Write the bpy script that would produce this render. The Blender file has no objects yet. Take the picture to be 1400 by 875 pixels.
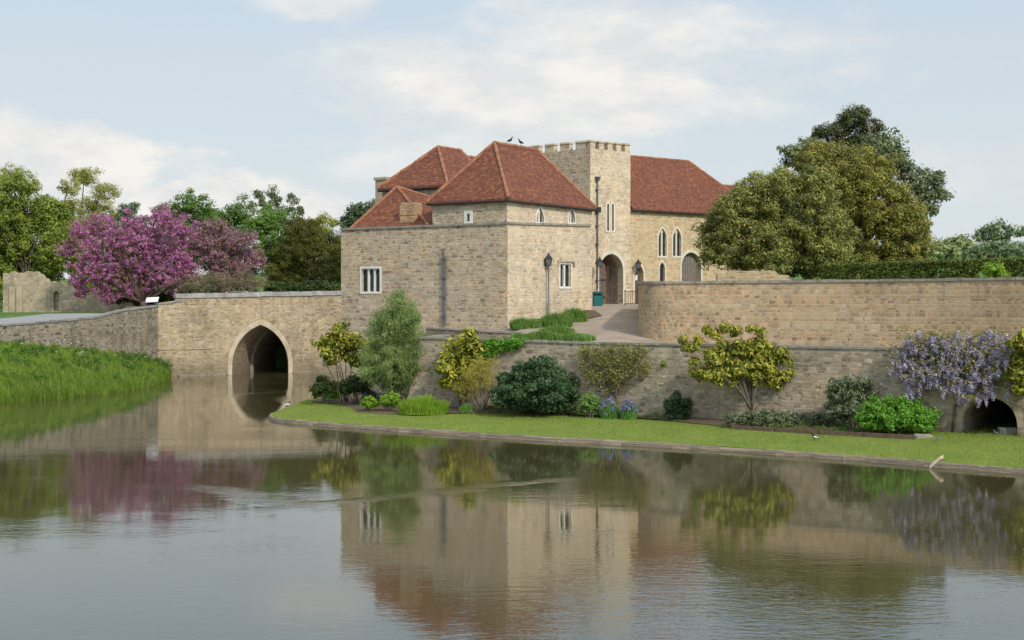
import bpy, math, random
import numpy as np
from mathutils import Vector, Matrix
from mathutils.geometry import delaunay_2d_cdt

R = math.radians
SC = bpy.context.scene
COL = SC.collection

# ------------------------------------------------------------------ camera
EYE, FPX, HOR, MIDX = 5.9, 1900.0, 412.0, 700.0     # eye height, focal length in px of a 1400 px wide photo, horizon row
cam_d = bpy.data.cameras.new('camera')
cam = bpy.data.objects.new('camera', cam_d)
COL.objects.link(cam)
cam.location = (0, 0, EYE)
cam.rotation_euler = (R(90), 0, 0)
cam_d.sensor_width = 36.0
cam_d.lens = 36.0 * FPX / 1400.0
cam_d.shift_y = -(437.5 - HOR) / 1400.0
cam_d.clip_start = 0.1
cam_d.clip_end = 6000
SC.camera = cam

# ------------------------------------------------------------------ exposure
SC.view_settings.view_transform = 'Standard'
SC.view_settings.look = 'None'
SC.view_settings.exposure = 0.0
SC.view_settings.gamma = 1.0
SC.view_settings.use_curve_mapping = False
SC.render.engine = 'CYCLES'
SC.cycles.use_denoising = True
SC.cycles.max_bounces = 6
SC.cycles.diffuse_bounces = 3
SC.cycles.glossy_bounces = 3
SC.cycles.transmission_bounces = 4
SC.cycles.transparent_max_bounces = 4

# ------------------------------------------------------------------ sun + sky
SUN_AZ, SUN_EL = math.atan2(0.54, -0.84), R(37)     # azimuth from +Y towards +X : behind the viewer's right shoulder
SDIR = Vector((math.sin(SUN_AZ) * math.cos(SUN_EL), math.cos(SUN_AZ) * math.cos(SUN_EL), math.sin(SUN_EL)))
SUN_STRENGTH, SKY_STRENGTH = 2.7, 0.12
sun_d = bpy.data.lights.new('sun', 'SUN')
sun_d.energy = SUN_STRENGTH
sun_d.angle = R(3.0)
sun_d.color = (1.0, 0.93, 0.82)
sun = bpy.data.objects.new('sun', sun_d)
COL.objects.link(sun)
sun.rotation_euler = SDIR.to_track_quat('Z', 'Y').to_euler()


class NT:
    """small helper round a node tree"""
    def __init__(s, tree):
        s.t = tree
        tree.nodes.clear()

    def n(s, typ, **kw):
        nd = s.t.nodes.new(typ)
        for k, v in kw.items():
            setattr(nd, k, v)
        return nd

    def put(s, sock, v):
        if v is None:
            return
        if isinstance(v, bpy.types.NodeSocket):
            s.t.links.new(v, sock)
        else:
            if isinstance(v, (tuple, list)) and len(v) == 3 and sock.type == 'RGBA':
                v = (*v, 1.0)
            sock.default_value = v

    def m(s, op, a, b=None, c=None, clamp=False):
        nd = s.n('ShaderNodeMath', operation=op, use_clamp=clamp)
        for i, v in enumerate((a, b, c)):
            s.put(nd.inputs[i], v)
        return nd.outputs[0]

    def v(s, op, a, b=None):
        nd = s.n('ShaderNodeVectorMath', operation=op)
        s.put(nd.inputs[0], a)
        if b is not None:
            s.put(nd.inputs[1], b)
        return nd.outputs['Value' if op in ('DOT_PRODUCT', 'LENGTH', 'DISTANCE') else 'Vector']

    def mix(s, f, a, b, mode='MIX'):
        nd = s.n('ShaderNodeMix', data_type='RGBA', blend_type=mode)
        s.put(nd.inputs[0], f)
        s.put(nd.inputs[6], a)
        s.put(nd.inputs[7], b)
        return nd.outputs[2]

    def noise(s, vec, scale, detail=3, rough=0.55, dim='3D', out=0):
        nd = s.n('ShaderNodeTexNoise', noise_dimensions=dim)
        if vec is not None:
            s.put(nd.inputs['Vector'], vec)
        nd.inputs['Scale'].default_value = scale
        nd.inputs['Detail'].default_value = detail
        nd.inputs['Roughness'].default_value = rough
        return nd.outputs[out]

    def ramp(s, f, stops, interp='LINEAR'):
        nd = s.n('ShaderNodeValToRGB')
        cr = nd.color_ramp
        cr.interpolation = interp
        while len(cr.elements) < len(stops):
            cr.elements.new(0.5)
        for e, (p, c) in zip(cr.elements, stops):
            e.position = p
            e.color = (*c, 1.0)
        s.put(nd.inputs[0], f)
        return nd.outputs[0]

    def rng(s, f, a, b, c=0.0, d=1.0, smooth=False):
        nd = s.n('ShaderNodeMapRange', interpolation_type='SMOOTHSTEP' if smooth else 'LINEAR')
        s.put(nd.inputs[0], f)
        for i, v in enumerate((a, b, c, d)):
            nd.inputs[i + 1].default_value = v
        return nd.outputs[0]

    def comb(s, x, y, z=0.0):
        nd = s.n('ShaderNodeCombineXYZ')
        for i, v in enumerate((x, y, z)):
            s.put(nd.inputs[i], v)
        return nd.outputs[0]

    def sep(s, v):
        nd = s.n('ShaderNodeSeparateXYZ')
        s.put(nd.inputs[0], v)
        return nd.outputs

    def bump(s, h, strength, dist):
        nd = s.n('ShaderNodeBump')
        s.put(nd.inputs['Strength'], strength)
        s.put(nd.inputs['Distance'], dist)
        s.put(nd.inputs['Height'], h)
        return nd.outputs[0]

    def out(s, shader):
        o = s.n('ShaderNodeOutputMaterial')
        s.t.links.new(shader, o.inputs[0])

    def bsdf(s, col, rough=0.8, normal=None, spec=0.3, metal=0.0):
        b = s.n('ShaderNodeBsdfPrincipled')
        s.put(b.inputs['Base Color'], col)
        s.put(b.inputs['Roughness'], rough)
        s.put(b.inputs['Specular IOR Level'], spec)
        s.put(b.inputs['Metallic'], metal)
        if normal is not None:
            s.put(b.inputs['Normal'], normal)
        return b.outputs[0]


# world: Nishita sky thinned by high haze and soft clouds placed by direction (azimuth, elevation)
world = bpy.data.worlds.new('World')
SC.world = world
world.use_nodes = True
w = NT(world.node_tree)
sky = w.n('ShaderNodeTexSky', sky_type='NISHITA')
sky.sun_disc = False
sky.sun_elevation = SUN_EL
sky.sun_rotation = SUN_AZ
sky.altitude = 30
sky.air_density = 1.0
sky.dust_density = 1.0
dvec = w.n('ShaderNodeTexCoord').outputs['Generated']
dvec = w.v('NORMALIZE', dvec)
dx, dy, dz = w.sep(dvec)
az = w.m('ARCTAN2', dx, dy)
el = w.m('ARCSINE', dz)
ae = w.comb(az, w.m('MULTIPLY', el, 2.2))
warp = w.noise(ae, 9.0, 6, 0.6)
warp2 = w.noise(w.comb(w.m('ADD', az, 5.0), w.m('MULTIPLY', el, 2.0)), 30.0, 5, 0.6)
wob = w.m('ADD', w.m('MULTIPLY', w.m('SUBTRACT', warp, 0.5), 1.9), w.m('MULTIPLY', w.m('SUBTRACT', warp2, 0.5), 0.9))


def cloud(px, py, rx, ry, gain, hard=1.0):
    a0, e0 = (px - MIDX) / FPX, (HOR - py) / FPX
    u = w.m('DIVIDE', w.m('SUBTRACT', az, a0), rx / FPX)
    v = w.m('DIVIDE', w.m('SUBTRACT', el, e0), ry / FPX)
    q = w.m('SQRT', w.m('ADD', w.m('MULTIPLY', u, u), w.m('MULTIPLY', v, v)))
    q = w.m('ADD', q, wob)
    return w.m('MULTIPLY', w.rng(q, 1.25, 1.25 - hard, 0, 1, True), gain)


cl = None
for c in [(760, 128, 340, 75, 1.0, 0.9), (860, 55, 260, 65, 0.9, 1.0), (600, 95, 220, 55, 0.7, 1.1), (900, 125, 120, 26, 0.9, 0.7),
          (110, 240, 160, 52, 1.0, 0.38), (290, 275, 120, 36, 1.0, 0.36), (20, 215, 110, 45, 0.95, 0.6), (430, 12, 90, 32, 0.7, 0.9),
          (420, 292, 70, 20, 0.9, 0.5), (1085, 66, 75, 26, 0.5, 1.0), (690, 200, 260, 34, 0.5, 1.0), (560, 225, 120, 26, 0.6, 0.8),
          (1290, 240, 260, 40, 0.3, 1.1), (-400, 120, 300, 70, 0.8, 1.0), (1800, 140, 320, 90, 0.8, 1.0)]:
    k = cloud(*c)
    cl = k if cl is None else w.m('MAXIMUM', cl, k)
# broken cloud sheet over the rest of the sky (overhead and behind)
sheet = w.noise(w.comb(w.m('DIVIDE', dx, w.m('ADD', w.m('ABSOLUTE', dz), 0.25)), w.m('DIVIDE', dy, w.m('ADD', w.m('ABSOLUTE', dz), 0.25))), 1.3, 6, 0.6)
sheet = w.m('MULTIPLY', w.rng(sheet, 0.35, 0.65, 0, 1, True), w.rng(el, 0.22, 0.5, 0, 0.9, True))
cl = w.m('MAXIMUM', cl, sheet)
glow = w.m('POWER', w.m('MAXIMUM', w.v('DOT_PRODUCT', dvec, tuple(SDIR)), 0.0), 3.0)
# radiances below are divided by the background strength; haze pale blue, cloud warm white
K = 1.0 / SKY_STRENGTH
high = w.rng(el, 0.2, 0.9, 0, 1, True)
haze_c = w.mix(w.rng(el, 0.15, 0.33, 0, 1, True), w.mix(w.rng(el, 0.0, 0.17, 0, 1), (0.72 * K, 0.77 * K, 0.80 * K), (0.665 * K, 0.74 * K, 0.79 * K)), (0.47 * K, 0.68 * K, 0.89 * K))
skyc = w.mix(0.86, sky.outputs[0], haze_c)
cshade = w.noise(ae, 16.0, 5, 0.6)
cloud_c = w.mix(w.rng(cshade, 0.35, 0.65, 0, 1, True), (0.76 * K, 0.775 * K, 0.785 * K), (0.93 * K, 0.905 * K, 0.86 * K))
skyc = w.mix(cl, skyc, cloud_c)
bright = w.m('ADD', 1.0, w.m('ADD', w.m('MULTIPLY', glow, 1.3), w.m('MULTIPLY', high, 0.25)))
skyc = w.mix(1.0, skyc, w.comb(bright, bright, bright), 'MULTIPLY')
bg = w.n('ShaderNodeBackground')
w.put(bg.inputs[0], skyc)
bg.inputs[1].default_value = SKY_STRENGTH
wo = w.n('ShaderNodeOutputWorld')
world.node_tree.links.new(bg.outputs[0], wo.inputs[0])


# ------------------------------------------------------------------ materials
def new_mat(name):
    m = bpy.data.materials.new(name)
    m.use_nodes = True
    return m, NT(m.node_tree)


def stone(name, cols, sw=0.25, sh=0.125, mortar=(0.42, 0.35, 0.25), mw=0.11, stain=0.35, staincol=(0.10, 0.085, 0.06), spots=0.0, damp=None, rand=1.0, streak=0.0, contrast=0.75):
    """coursed rubble: courses of uneven height, stones of uneven length, ragged joints"""
    m, t = new_mat(name)
    uv = t.n('ShaderNodeUVMap').outputs[0]
    ob = t.n('ShaderNodeTexCoord').outputs['Object']
    w1 = t.v('SUBTRACT', t.noise(uv, 0.9, 2, 0.5, out=1), (0.5, 0.5, 0.5))
    w2 = t.v('SUBTRACT', t.noise(uv, 4.5, 3, 0.6, out=1), (0.5, 0.5, 0.5))
    uvd = t.v('ADD', uv, t.v('ADD', t.v('MULTIPLY', w1, (0.35 * rand, 0.30 * rand, 0)), t.v('MULTIPLY', w2, (0.26 * rand, 0.17 * rand, 0))))
    u, v, _ = t.sep(uvd)
    vv = t.m('DIVIDE', v, sh)
    # uneven course heights
    vv = t.m('ADD', vv, t.m('MULTIPLY', t.m('SINE', t.m('MULTIPLY', vv, 1.9)), 0.28 * rand))
    vv = t.m('ADD', vv, t.m('MULTIPLY', t.m('SINE', t.m('MULTIPLY', vv, 0.73)), 0.35 * rand))
    row = t.m('FLOOR', vv)
    wr = t.n('ShaderNodeTexWhiteNoise', noise_dimensions='1D')
    t.put(wr.inputs['W'], row)
    ra, rb, rc = t.sep(wr.outputs['Color'])
    uu = t.m('ADD', t.m('MULTIPLY', t.m('DIVIDE', u, sw), t.rng(ra, 0, 1, 1 - 0.35 * rand, 1 + 0.35 * rand)), t.m('MULTIPLY', rb, 37.0))
    uu = t.m('ADD', uu, t.m('MULTIPLY', t.m('SINE', t.m('ADD', t.m('MULTIPLY', uu, 2.3), t.m('MULTIPLY', rc, 40.0))), 0.3 * rand))
    col = t.m('FLOOR', uu)
    wc = t.n('ShaderNodeTexWhiteNoise', noise_dimensions='2D')
    t.put(wc.inputs['Vector'], t.comb(col, row))
    cr, cg, cb = t.sep(wc.outputs['Color'])
    n = len(cols)
    c = t.ramp(cr, [(i / (n - 1), cc) for i, cc in enumerate(cols)])
    g = t.rng(cg, 0, 1, 1 - 0.22 * contrast, 1 + 0.22 * contrast)
    c = t.mix(1.0, c, t.comb(g, g, g), 'MULTIPLY')
    fine = t.noise(uv, 14, 4, 0.7)
    f2 = t.rng(fine, 0.3, 0.7, 0.84, 1.15)
    c = t.mix(1.0, c, t.comb(f2, f2, f2), 'MULTIPLY')
    ex = t.m('MULTIPLY', t.m('SUBTRACT', 0.5, t.m('ABSOLUTE', t.m('SUBTRACT', t.m('FRACT', uu), 0.5))), sw / sh)
    ey = t.m('SUBTRACT', 0.5, t.m('ABSOLUTE', t.m('SUBTRACT', t.m('FRACT', vv), 0.5)))
    ed = t.m('SMOOTH_MIN', ex, ey, 0.12)
    mort = t.rng(ed, mw * 0.5, mw * 1.7, 1, 0, True)
    mort = t.m('MULTIPLY', mort, t.rng(t.noise(uv, 2.3, 3), 0.35, 0.6, 0.45, 1.0))
    c = t.mix(mort, c, mortar)
    tone = t.noise(ob, 0.75, 5, 0.7)
    c = t.mix(t.rng(tone, 0.40, 0.66, 0, 0.55, True), c, t.mix(1.0, c, (0.80, 0.80, 0.84), 'MULTIPLY'))
    tone2 = t.noise(t.v('ADD', ob, (17, 5, 3)), 0.5, 5, 0.7)
    c = t.mix(t.rng(tone2, 0.5, 0.7, 0, 0.6, True), c, t.mix(1.0, c, (1.14, 1.04, 0.90), 'MULTIPLY'))
    st = t.m('MULTIPLY', t.noise(ob, 0.32, 6, 0.65), t.rng(t.noise(ob, 1.7, 4), 0.2, 0.8, 0.75, 1.25))
    c = t.mix(t.rng(st, 0.45, 0.72, 0, stain, True), c, staincol)
    if streak:
        sx = t.noise(t.v('MULTIPLY', uv, (1.3, 0.10, 1)), 1.0, 5, 0.7)
        c = t.mix(t.rng(sx, 0.5, 0.72, 0, streak, True), c, staincol)
    if spots:
        sp = t.noise(uv, 3.5, 2, 0.5)
        c = t.mix(t.rng(sp, 0.66, 0.74, 0, spots, True), c, (0.62, 0.60, 0.52))
    if damp:
        z = t.sep(ob)[2]
        f = t.m('ADD', z, t.m('MULTIPLY', t.m('SUBTRACT', t.noise(uv, 0.9, 4), 0.5), damp[1]))
        c = t.mix(t.rng(f, 0.0, damp[0], damp[2], 0, True), c, (0.09, 0.08, 0.055))
    h = t.m('ADD', t.rng(ed, 0, 0.3, 0, 1), t.m('MULTIPLY', fine, 0.5))
    h = t.m('ADD', h, t.m('MULTIPLY', cb, 0.5))
    t.out(t.bsdf(c, 0.92, t.bump(h, 0.6, 0.012), 0.15))
    return m


def plain(name, col, var=0.15, scale=3.0, rough=0.8, spec=0.3, bump=0.0, metal=0.0, col2=None):
    m, t = new_mat(name)
    ob = t.n('ShaderNodeTexCoord').outputs['Object']
    f = t.noise(ob, scale, 5, 0.6)
    if col2:
        c = t.mix(t.rng(f, 0.35, 0.65, 0, 1, True), col, col2)
    else:
        g = t.rng(f, 0.3, 0.7, 1 - var, 1 + var)
        c = t.mix(1.0, col, t.comb(g, g, g), 'MULTIPLY')
    nrm = t.bump(t.noise(ob, scale * 6, 4, 0.7), 0.6, bump) if bump else None
    t.out(t.bsdf(c, rough, nrm, spec, metal))
    return m


LEAF = 1.5


def leaf(name, dark, light, extra=None, extra_p=0.0, transl=0.3, clump=0.55, rough=0.55):
    """leaf colour varies leaf by leaf (tint attribute) and branch by branch (noise)"""
    m, t = new_mat(name)
    ob = t.n('ShaderNodeTexCoord').outputs['Object']
    at = t.n('ShaderNodeAttribute', attribute_name='tint')
    r_, g_, b_ = t.sep(at.outputs['Vector'])
    lift = lambda q: tuple(min(0.75, x * LEAF) for x in q)
    dark, light, extra = lift(dark), lift(light), (lift(extra) if extra else None)
    f = t.m('ADD', t.m('MULTIPLY', r_, 0.55), t.m('MULTIPLY', g_, 0.45))
    f = t.m('ADD', f, t.m('MULTIPLY', t.m('SUBTRACT', t.noise(ob, clump, 3), 0.5), 1.1), clamp=True)
    c = t.mix(f, dark, light)
    if extra:
        c = t.mix(t.rng(b_, 1 - extra_p, 1 - extra_p + 0.01, 0, 1), c, extra)
    d = t.bsdf(c, rough, None, 0.25)
    tr = t.n('ShaderNodeBsdfTranslucent')
    t.put(tr.inputs[0], c)
    mx = t.n('ShaderNodeMixShader')
    mx.inputs[0].default_value = transl
    t.t.links.new(d, mx.inputs[1])
    t.t.links.new(tr.outputs[0], mx.inputs[2])
    t.out(mx.outputs[0])
    return m


def tiles(name):
    m, t = new_mat(name)
    uv = t.n('ShaderNodeUVMap').outputs[0]
    ob = t.n('ShaderNodeTexCoord').outputs['Object']
    wv = t.noise(uv, 0.8, 3, 0.6, out=1)
    uvd = t.v('ADD', uv, t.v('MULTIPLY', t.v('SUBTRACT', wv, (0.5, 0.5, 0.5)), (0.0, 0.10, 0)))

    def brick(shift):
        b = t.n('ShaderNodeTexBrick', offset=0.5)
        t.put(b.inputs['Vector'], t.v('ADD', uvd, shift))
        b.inputs['Color1'].default_value = (0, 0, 0, 1)
        b.inputs['Color2'].default_value = (1, 1, 1, 1)
        b.inputs['Mortar'].default_value = (0.5, 0.5, 0.5, 1)
        b.inputs['Scale'].default_value = 1
        b.inputs['Brick Width'].default_value = 0.22
        b.inputs['Row Height'].default_value = 0.155
        b.inputs['Mortar Size'].default_value = 0.012
        return b
    b1, b2 = brick((0, 0, 0)), brick((0.22 * 40, 0.155 * 60, 0))
    r1 = b1.outputs['Color']
    r2 = b2.outputs['Color']
    c = t.ramp(r1, [(0, (0.120, 0.045, 0.028)), (0.35, (0.158, 0.056, 0.032)), (0.7, (0.190, 0.067, 0.037)), (1, (0.240, 0.095, 0.050))])
    g = t.rng(r2, 0, 1, 0.82, 1.22)
    c = t.mix(1.0, c, t.comb(g, g, g), 'MULTIPLY')
    rowst = t.noise(t.v('MULTIPLY', uv, (0.35, 5.5, 1)), 1.0, 3, 0.6)
    c = t.mix(t.rng(rowst, 0.45, 0.75, 0, 0.45, True), c, (0.085, 0.034, 0.03))
    st = t.noise(ob, 0.45, 5, 0.65)
    c = t.mix(t.rng(st, 0.48, 0.75, 0, 0.4, True), c, (0.10, 0.05, 0.040))
    lich = t.noise(ob, 6, 3, 0.6)
    c = t.mix(t.rng(lich, 0.66, 0.75, 0, 0.3, True), c, (0.36, 0.22, 0.12))
    # each course tips up at its lower edge
    ph = t.m('FRACT', t.m('DIVIDE', t.sep(uvd)[1], 0.155))
    h = t.m('ADD', t.m('SUBTRACT', 1.0, ph), t.m('MULTIPLY', r2, 0.35))
    h = t.m('SUBTRACT', h, t.m('MULTIPLY', b1.outputs['Fac'], 0.6))
    t.out(t.bsdf(c, 0.85, t.bump(h, 0.8, 0.02), 0.2))
    return m


SHADE_STONE = [(0.25, 0.18, 0.118), (0.40, 0.305, 0.205), (0.48, 0.375, 0.262), (0.45, 0.315, 0.19), (0.51, 0.42, 0.31), (0.35, 0.285, 0.215)]  # gatehouse stone for faces turned from the sun, shade put into the colour
SUN_STONE = [(0.39, 0.295, 0.19), (0.53, 0.415, 0.29), (0.60, 0.485, 0.345), (0.56, 0.42, 0.262), (0.61, 0.51, 0.375), (0.46, 0.385, 0.28)]  # the same stone lightened for the sunlit faces
GREY = [(0.21, 0.165, 0.112), (0.36, 0.285, 0.197), (0.46, 0.37, 0.255), (0.40, 0.295, 0.185), (0.49, 0.41, 0.30), (0.32, 0.262, 0.195)]
M = dict(
    tan=stone('ragstone_shade_side', SHADE_STONE, mortar=(0.56, 0.455, 0.325), stain=0.26, streak=0.16),  # shade-side copy, darker in colour
    pale=stone('ragstone_sun_side', SUN_STONE, mortar=(0.64, 0.53, 0.38), stain=0.2, streak=0.12),  # sun-side copy of that stone, the sunlight is in its colour
    wing=stone('ragstone_warm', [(0.38, 0.26, 0.14), (0.50, 0.375, 0.22), (0.54, 0.42, 0.26), (0.52, 0.345, 0.18), (0.54, 0.44, 0.285)], mortar=(0.58, 0.48, 0.33), stain=0.10),
    grey=stone('ragstone_weathered', GREY, sw=0.23, sh=0.12, mortar=(0.41, 0.335, 0.24), stain=0.38, spots=0.7, damp=(1.2, 1.4, 0.45), streak=0.25),
    bridge=stone('ragstone_bridge', [(0.24, 0.18, 0.11), (0.37, 0.285, 0.175), (0.46, 0.365, 0.24), (0.38, 0.27, 0.15), (0.49, 0.415, 0.30)], mortar=(0.46, 0.375, 0.26), stain=0.45, spots=0.2, damp=(2.2, 1.0, 0.55), streak=0.3),
    upper=stone('ragstone_blocks', [(0.27, 0.19, 0.11), (0.39, 0.285, 0.175), (0.45, 0.34, 0.215), (0.43, 0.275, 0.14), (0.43, 0.355, 0.25)], sw=0.31, sh=0.165, mortar=(0.47, 0.37, 0.245), stain=0.3, streak=0.15, rand=0.75),
    causeway=stone('ragstone_causeway', [(0.10, 0.085, 0.06), (0.20, 0.17, 0.125), (0.30, 0.255, 0.185), (0.22, 0.18, 0.12), (0.34, 0.30, 0.23)], sw=0.26, sh=0.13, mortar=(0.31, 0.265, 0.20), stain=0.6, spots=0.8, streak=0.65),
    ruin=stone('ragstone_ruin', GREY[1:], mortar=(0.36, 0.31, 0.23), stain=0.5, streak=0.5),
    brick=stone('chimney_brick', [(0.42, 0.20, 0.09), (0.52, 0.28, 0.14), (0.50, 0.36, 0.21), (0.36, 0.17, 0.09)], sw=0.22, sh=0.09, mortar=(0.4, 0.34, 0.26), stain=0.2, rand=0.3),
    kerb=stone('kerb_stone', [(0.17, 0.13, 0.09), (0.26, 0.21, 0.15), (0.31, 0.26, 0.19), (0.21, 0.16, 0.11)], sw=0.7, sh=0.11, mortar=(0.15, 0.125, 0.09), stain=0.35, rand=0.25, mw=0.06),
    coping=plain('coping_stone', (0.25, 0.225, 0.185), 0.35, 2.5, 0.9, 0.2, 0.02),
    slate=plain('coping_grey', (0.24, 0.225, 0.205), 0.35, 1.2, 0.9, 0.2, 0.02),
    ash=plain('dressed_stone', (0.60, 0.545, 0.44), 0.12, 2.0, 0.85, 0.2, 0.005),
    ashold=plain('dressed_stone_worn', (0.36, 0.295, 0.20), 0.22, 1.5, 0.9, 0.2, 0.01),
    ashring=plain('arch_stone', (0.47, 0.385, 0.275), 0.25, 1.5, 0.9, 0.2, 0.01),
    white=plain('pale_window_stone', (0.68, 0.65, 0.58), 0.14, 2.0, 0.8, 0.2),
    tile=tiles('clay_tile'),
    ridge=plain('ridge_tile', (0.285, 0.13, 0.072), 0.35, 2.2, 0.85, 0.2, 0.01),
    iron=plain('dark_iron', (0.025, 0.027, 0.03), 0.2, 6, 0.7, 0.3),
    pipe=plain('lead_pipe', (0.085, 0.10, 0.115), 0.2, 6, 0.55, 0.5),
    lampgrey=plain('lamp_paint', (0.13, 0.14, 0.145), 0.15, 6, 0.5, 0.5),
    oak=plain('old_oak', (0.17, 0.12, 0.085), 0.3, 5, 0.8, 0.2, 0.01),
    oakpale=plain('weathered_oak', (0.20, 0.17, 0.145), 0.3, 5, 0.8, 0.2, 0.01),
    bin=plain('teal_plastic', (0.0, 0.115, 0.115), 0.08, 3, 0.45, 0.5),
    paper=plain('white_paper', (0.66, 0.66, 0.64), 0.03, 3, 0.7, 0.3),
    soil=plain('soil', (0.12, 0.088, 0.058), 0.35, 4, 0.95, 0.1, 0.04),
    bark=plain('bark', (0.13, 0.105, 0.08), 0.35, 5, 0.9, 0.2, 0.03),
    barkpale=plain('bark_pale', (0.22, 0.18, 0.135), 0.3, 5, 0.9, 0.2, 0.02),
    twig=plain('red_brown_twig', (0.12, 0.07, 0.06), 0.3, 5, 0.9, 0.2),
    tarmac=plain('drive_tarmac', (0.30, 0.235, 0.18), 0.22, 0.55, 0.95, 0.15, 0.006),
    road=plain('road_grey', (0.27, 0.26, 0.25), 0.12, 1.0, 0.95, 0.15, 0.006),
    timber=plain('bed_edging', (0.13, 0.085, 0.06), 0.3, 5, 0.9, 0.2, 0.01),
    plank=plain('pale_plank', (0.60, 0.49, 0.34), 0.15, 5, 0.8, 0.2),
    gravel=plain('gravel', (0.30, 0.24, 0.18), 0.25, 9, 0.95, 0.1, 0.02),
    dark=plain('dark_recess', (0.03, 0.028, 0.025), 0.1, 2, 0.9, 0.1),
)


def glass_mat():
    m, t = new_mat('leaded_glass')
    uv = t.n('ShaderNodeUVMap').outputs[0]
    x, y, z = t.sep(uv)
    d1 = t.m('ABSOLUTE', t.m('SUBTRACT', t.m('FRACT', t.m('MULTIPLY', x, 7.0)), 0.5))
    d2 = t.m('ABSOLUTE', t.m('SUBTRACT', t.m('FRACT', t.m('MULTIPLY', y, 4.5)), 0.5))
    lead = t.m('MAXIMUM', t.rng(d1, 0.42, 0.46), t.rng(d2, 0.44, 0.47))
    n = t.noise(uv, 5.0, 2)
    c = t.mix(lead, t.mix(n, (0.012, 0.014, 0.016), (0.035, 0.04, 0.042)), (0.05, 0.05, 0.05))
    t.out(t.bsdf(c, t.rng(lead, 0, 1, 0.08, 0.6), t.bump(n, 0.3, 0.02), 0.5))
    return m


M['glass'] = glass_mat()


def lawn_mat(name, a, b, dry, scale=1.0, mow=None):
    m, t = new_mat(name)
    ob = t.n('ShaderNodeTexCoord').outputs['Object']
    f = t.noise(ob, 0.6 * scale, 5, 0.65)
    g = t.noise(ob, 9 * scale, 4, 0.75)
    h = t.noise(ob, 32 * scale, 3, 0.8)
    c = t.mix(t.rng(f, 0.35, 0.65, 0, 1, True), a, b)
    c = t.mix(t.rng(t.noise(ob, 0.23 * scale, 5, 0.7), 0.5, 0.75, 0, 0.55, True), c, dry)
    k = t.m('MULTIPLY', t.rng(g, 0.25, 0.75, 0.72, 1.28), t.rng(h, 0.25, 0.75, 0.72, 1.28))
    c = t.mix(1.0, c, t.comb(k, k, k), 'MULTIPLY')
    t.out(t.bsdf(c, 0.85, t.bump(t.m('ADD', g, h), 0.9, 0.05), 0.15))
    return m


M['lawn'] = lawn_mat('mown_lawn', (0.155, 0.215, 0.036), (0.195, 0.25, 0.045), (0.225, 0.24, 0.065))
M['meadow'] = lawn_mat('meadow', (0.07, 0.13, 0.02), (0.10, 0.17, 0.03), (0.15, 0.16, 0.05), 0.5)
M['bank'] = lawn_mat('bank_turf', (0.05, 0.10, 0.012), (0.07, 0.14, 0.016), (0.08, 0.09, 0.03))


def water_mat():
    m, t = new_mat('moat_water')
    ob = t.n('ShaderNodeTexCoord').outputs['Object']
    x, y, z = t.sep(ob)
    # ruffled patches drift across calm water
    patch = t.noise(t.v('MULTIPLY', ob, (0.05, 0.11, 1)), 1.0, 4, 0.6)
    near = t.rng(y, 36, 25, 0, 1, True)
    cx = t.rng(t.m('ABSOLUTE', t.m('SUBTRACT', x, 3.5)), 5.5, 1.0, 0.15, 1, True)
    mask = t.m('ADD', t.rng(patch, 0.45, 0.68, 0.04, 0.75, True), t.m('MULTIPLY', t.m('MULTIPLY', near, cx), 1.1))

    def band(x0, y0, x1, y1, wdt, gain):
        L = math.hypot(x1 - x0, y1 - y0)
        ux, uy = (x1 - x0) / L, (y1 - y0) / L
        px_, py_ = t.m('SUBTRACT', x, x0), t.m('SUBTRACT', y, y0)
        s_ = t.m('ADD', t.m('MULTIPLY', px_, ux), t.m('MULTIPLY', py_, uy))
        d_ = t.m('SUBTRACT', t.m('MULTIPLY', px_, uy), t.m('MULTIPLY', py_, ux))
        d_ = t.m('ADD', d_, t.m('MULTIPLY', t.m('SUBTRACT', t.noise(ob, 0.35, 2), 0.5), 2.0))
        f = t.rng(t.m('ABSOLUTE', d_), wdt, 0.0, 0, gain, True)
        e = t.rng(t.m('ABSOLUTE', t.m('SUBTRACT', s_, L / 2)), L / 2 + 1.5, L / 2 - 1.5, 0, 1, True)
        return t.m('MULTIPLY', f, e)
    mask = t.m('ADD', mask, band(-6.5, 39.8, 2.0, 46.5, 0.8, 2.4))
    mask = t.m('ADD', mask, band(-18.5, 86, -15.5, 92, 1.2, 2.0))
    mask = t.m('ADD', mask, band(-9.5, 44, -5.0, 39, 1.0, 1.0))
    mask = t.m('ADD', mask, 0.075)
    n1 = t.noise(t.v('MULTIPLY', ob, (2.2, 4.6, 1)), 1.0, 3, 0.6)
    n2 = t.noise(t.v('ADD', t.v('MULTIPLY', ob, (0.55, 1.2, 1)), (3, 1, 0)), 1.0, 2, 0.5)
    h = t.m('ADD', t.m('MULTIPLY', n1, mask), t.m('MULTIPLY', n2, t.m('ADD', 0.12, t.m('MULTIPLY', mask, 0.5))))
    nrm = t.bump(h, 1.0, 0.0075)
    fl = t.noise(t.v('MULTIPLY', ob, (0.3, 0.5, 1)), 1.0, 3)
    c = t.mix(fl, (0.050, 0.043, 0.018), (0.068, 0.058, 0.026))
    b = t.n('ShaderNodeBsdfPrincipled')
    t.put(b.inputs['Base Color'], c)
    b.inputs['Roughness'].default_value = 0.03
    b.inputs['IOR'].default_value = 1.95
    t.put(b.inputs['Normal'], nrm)
    t.out(b.outputs[0])
    return m


M['water'] = water_mat()


# ------------------------------------------------------------------ builders
def tag(o, label=None, cat=None, group=None, kind=None):
    for k, v in (('label', label), ('category', cat), ('group', group), ('kind', kind)):
        if v:
            o[k] = v
    return o


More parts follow.
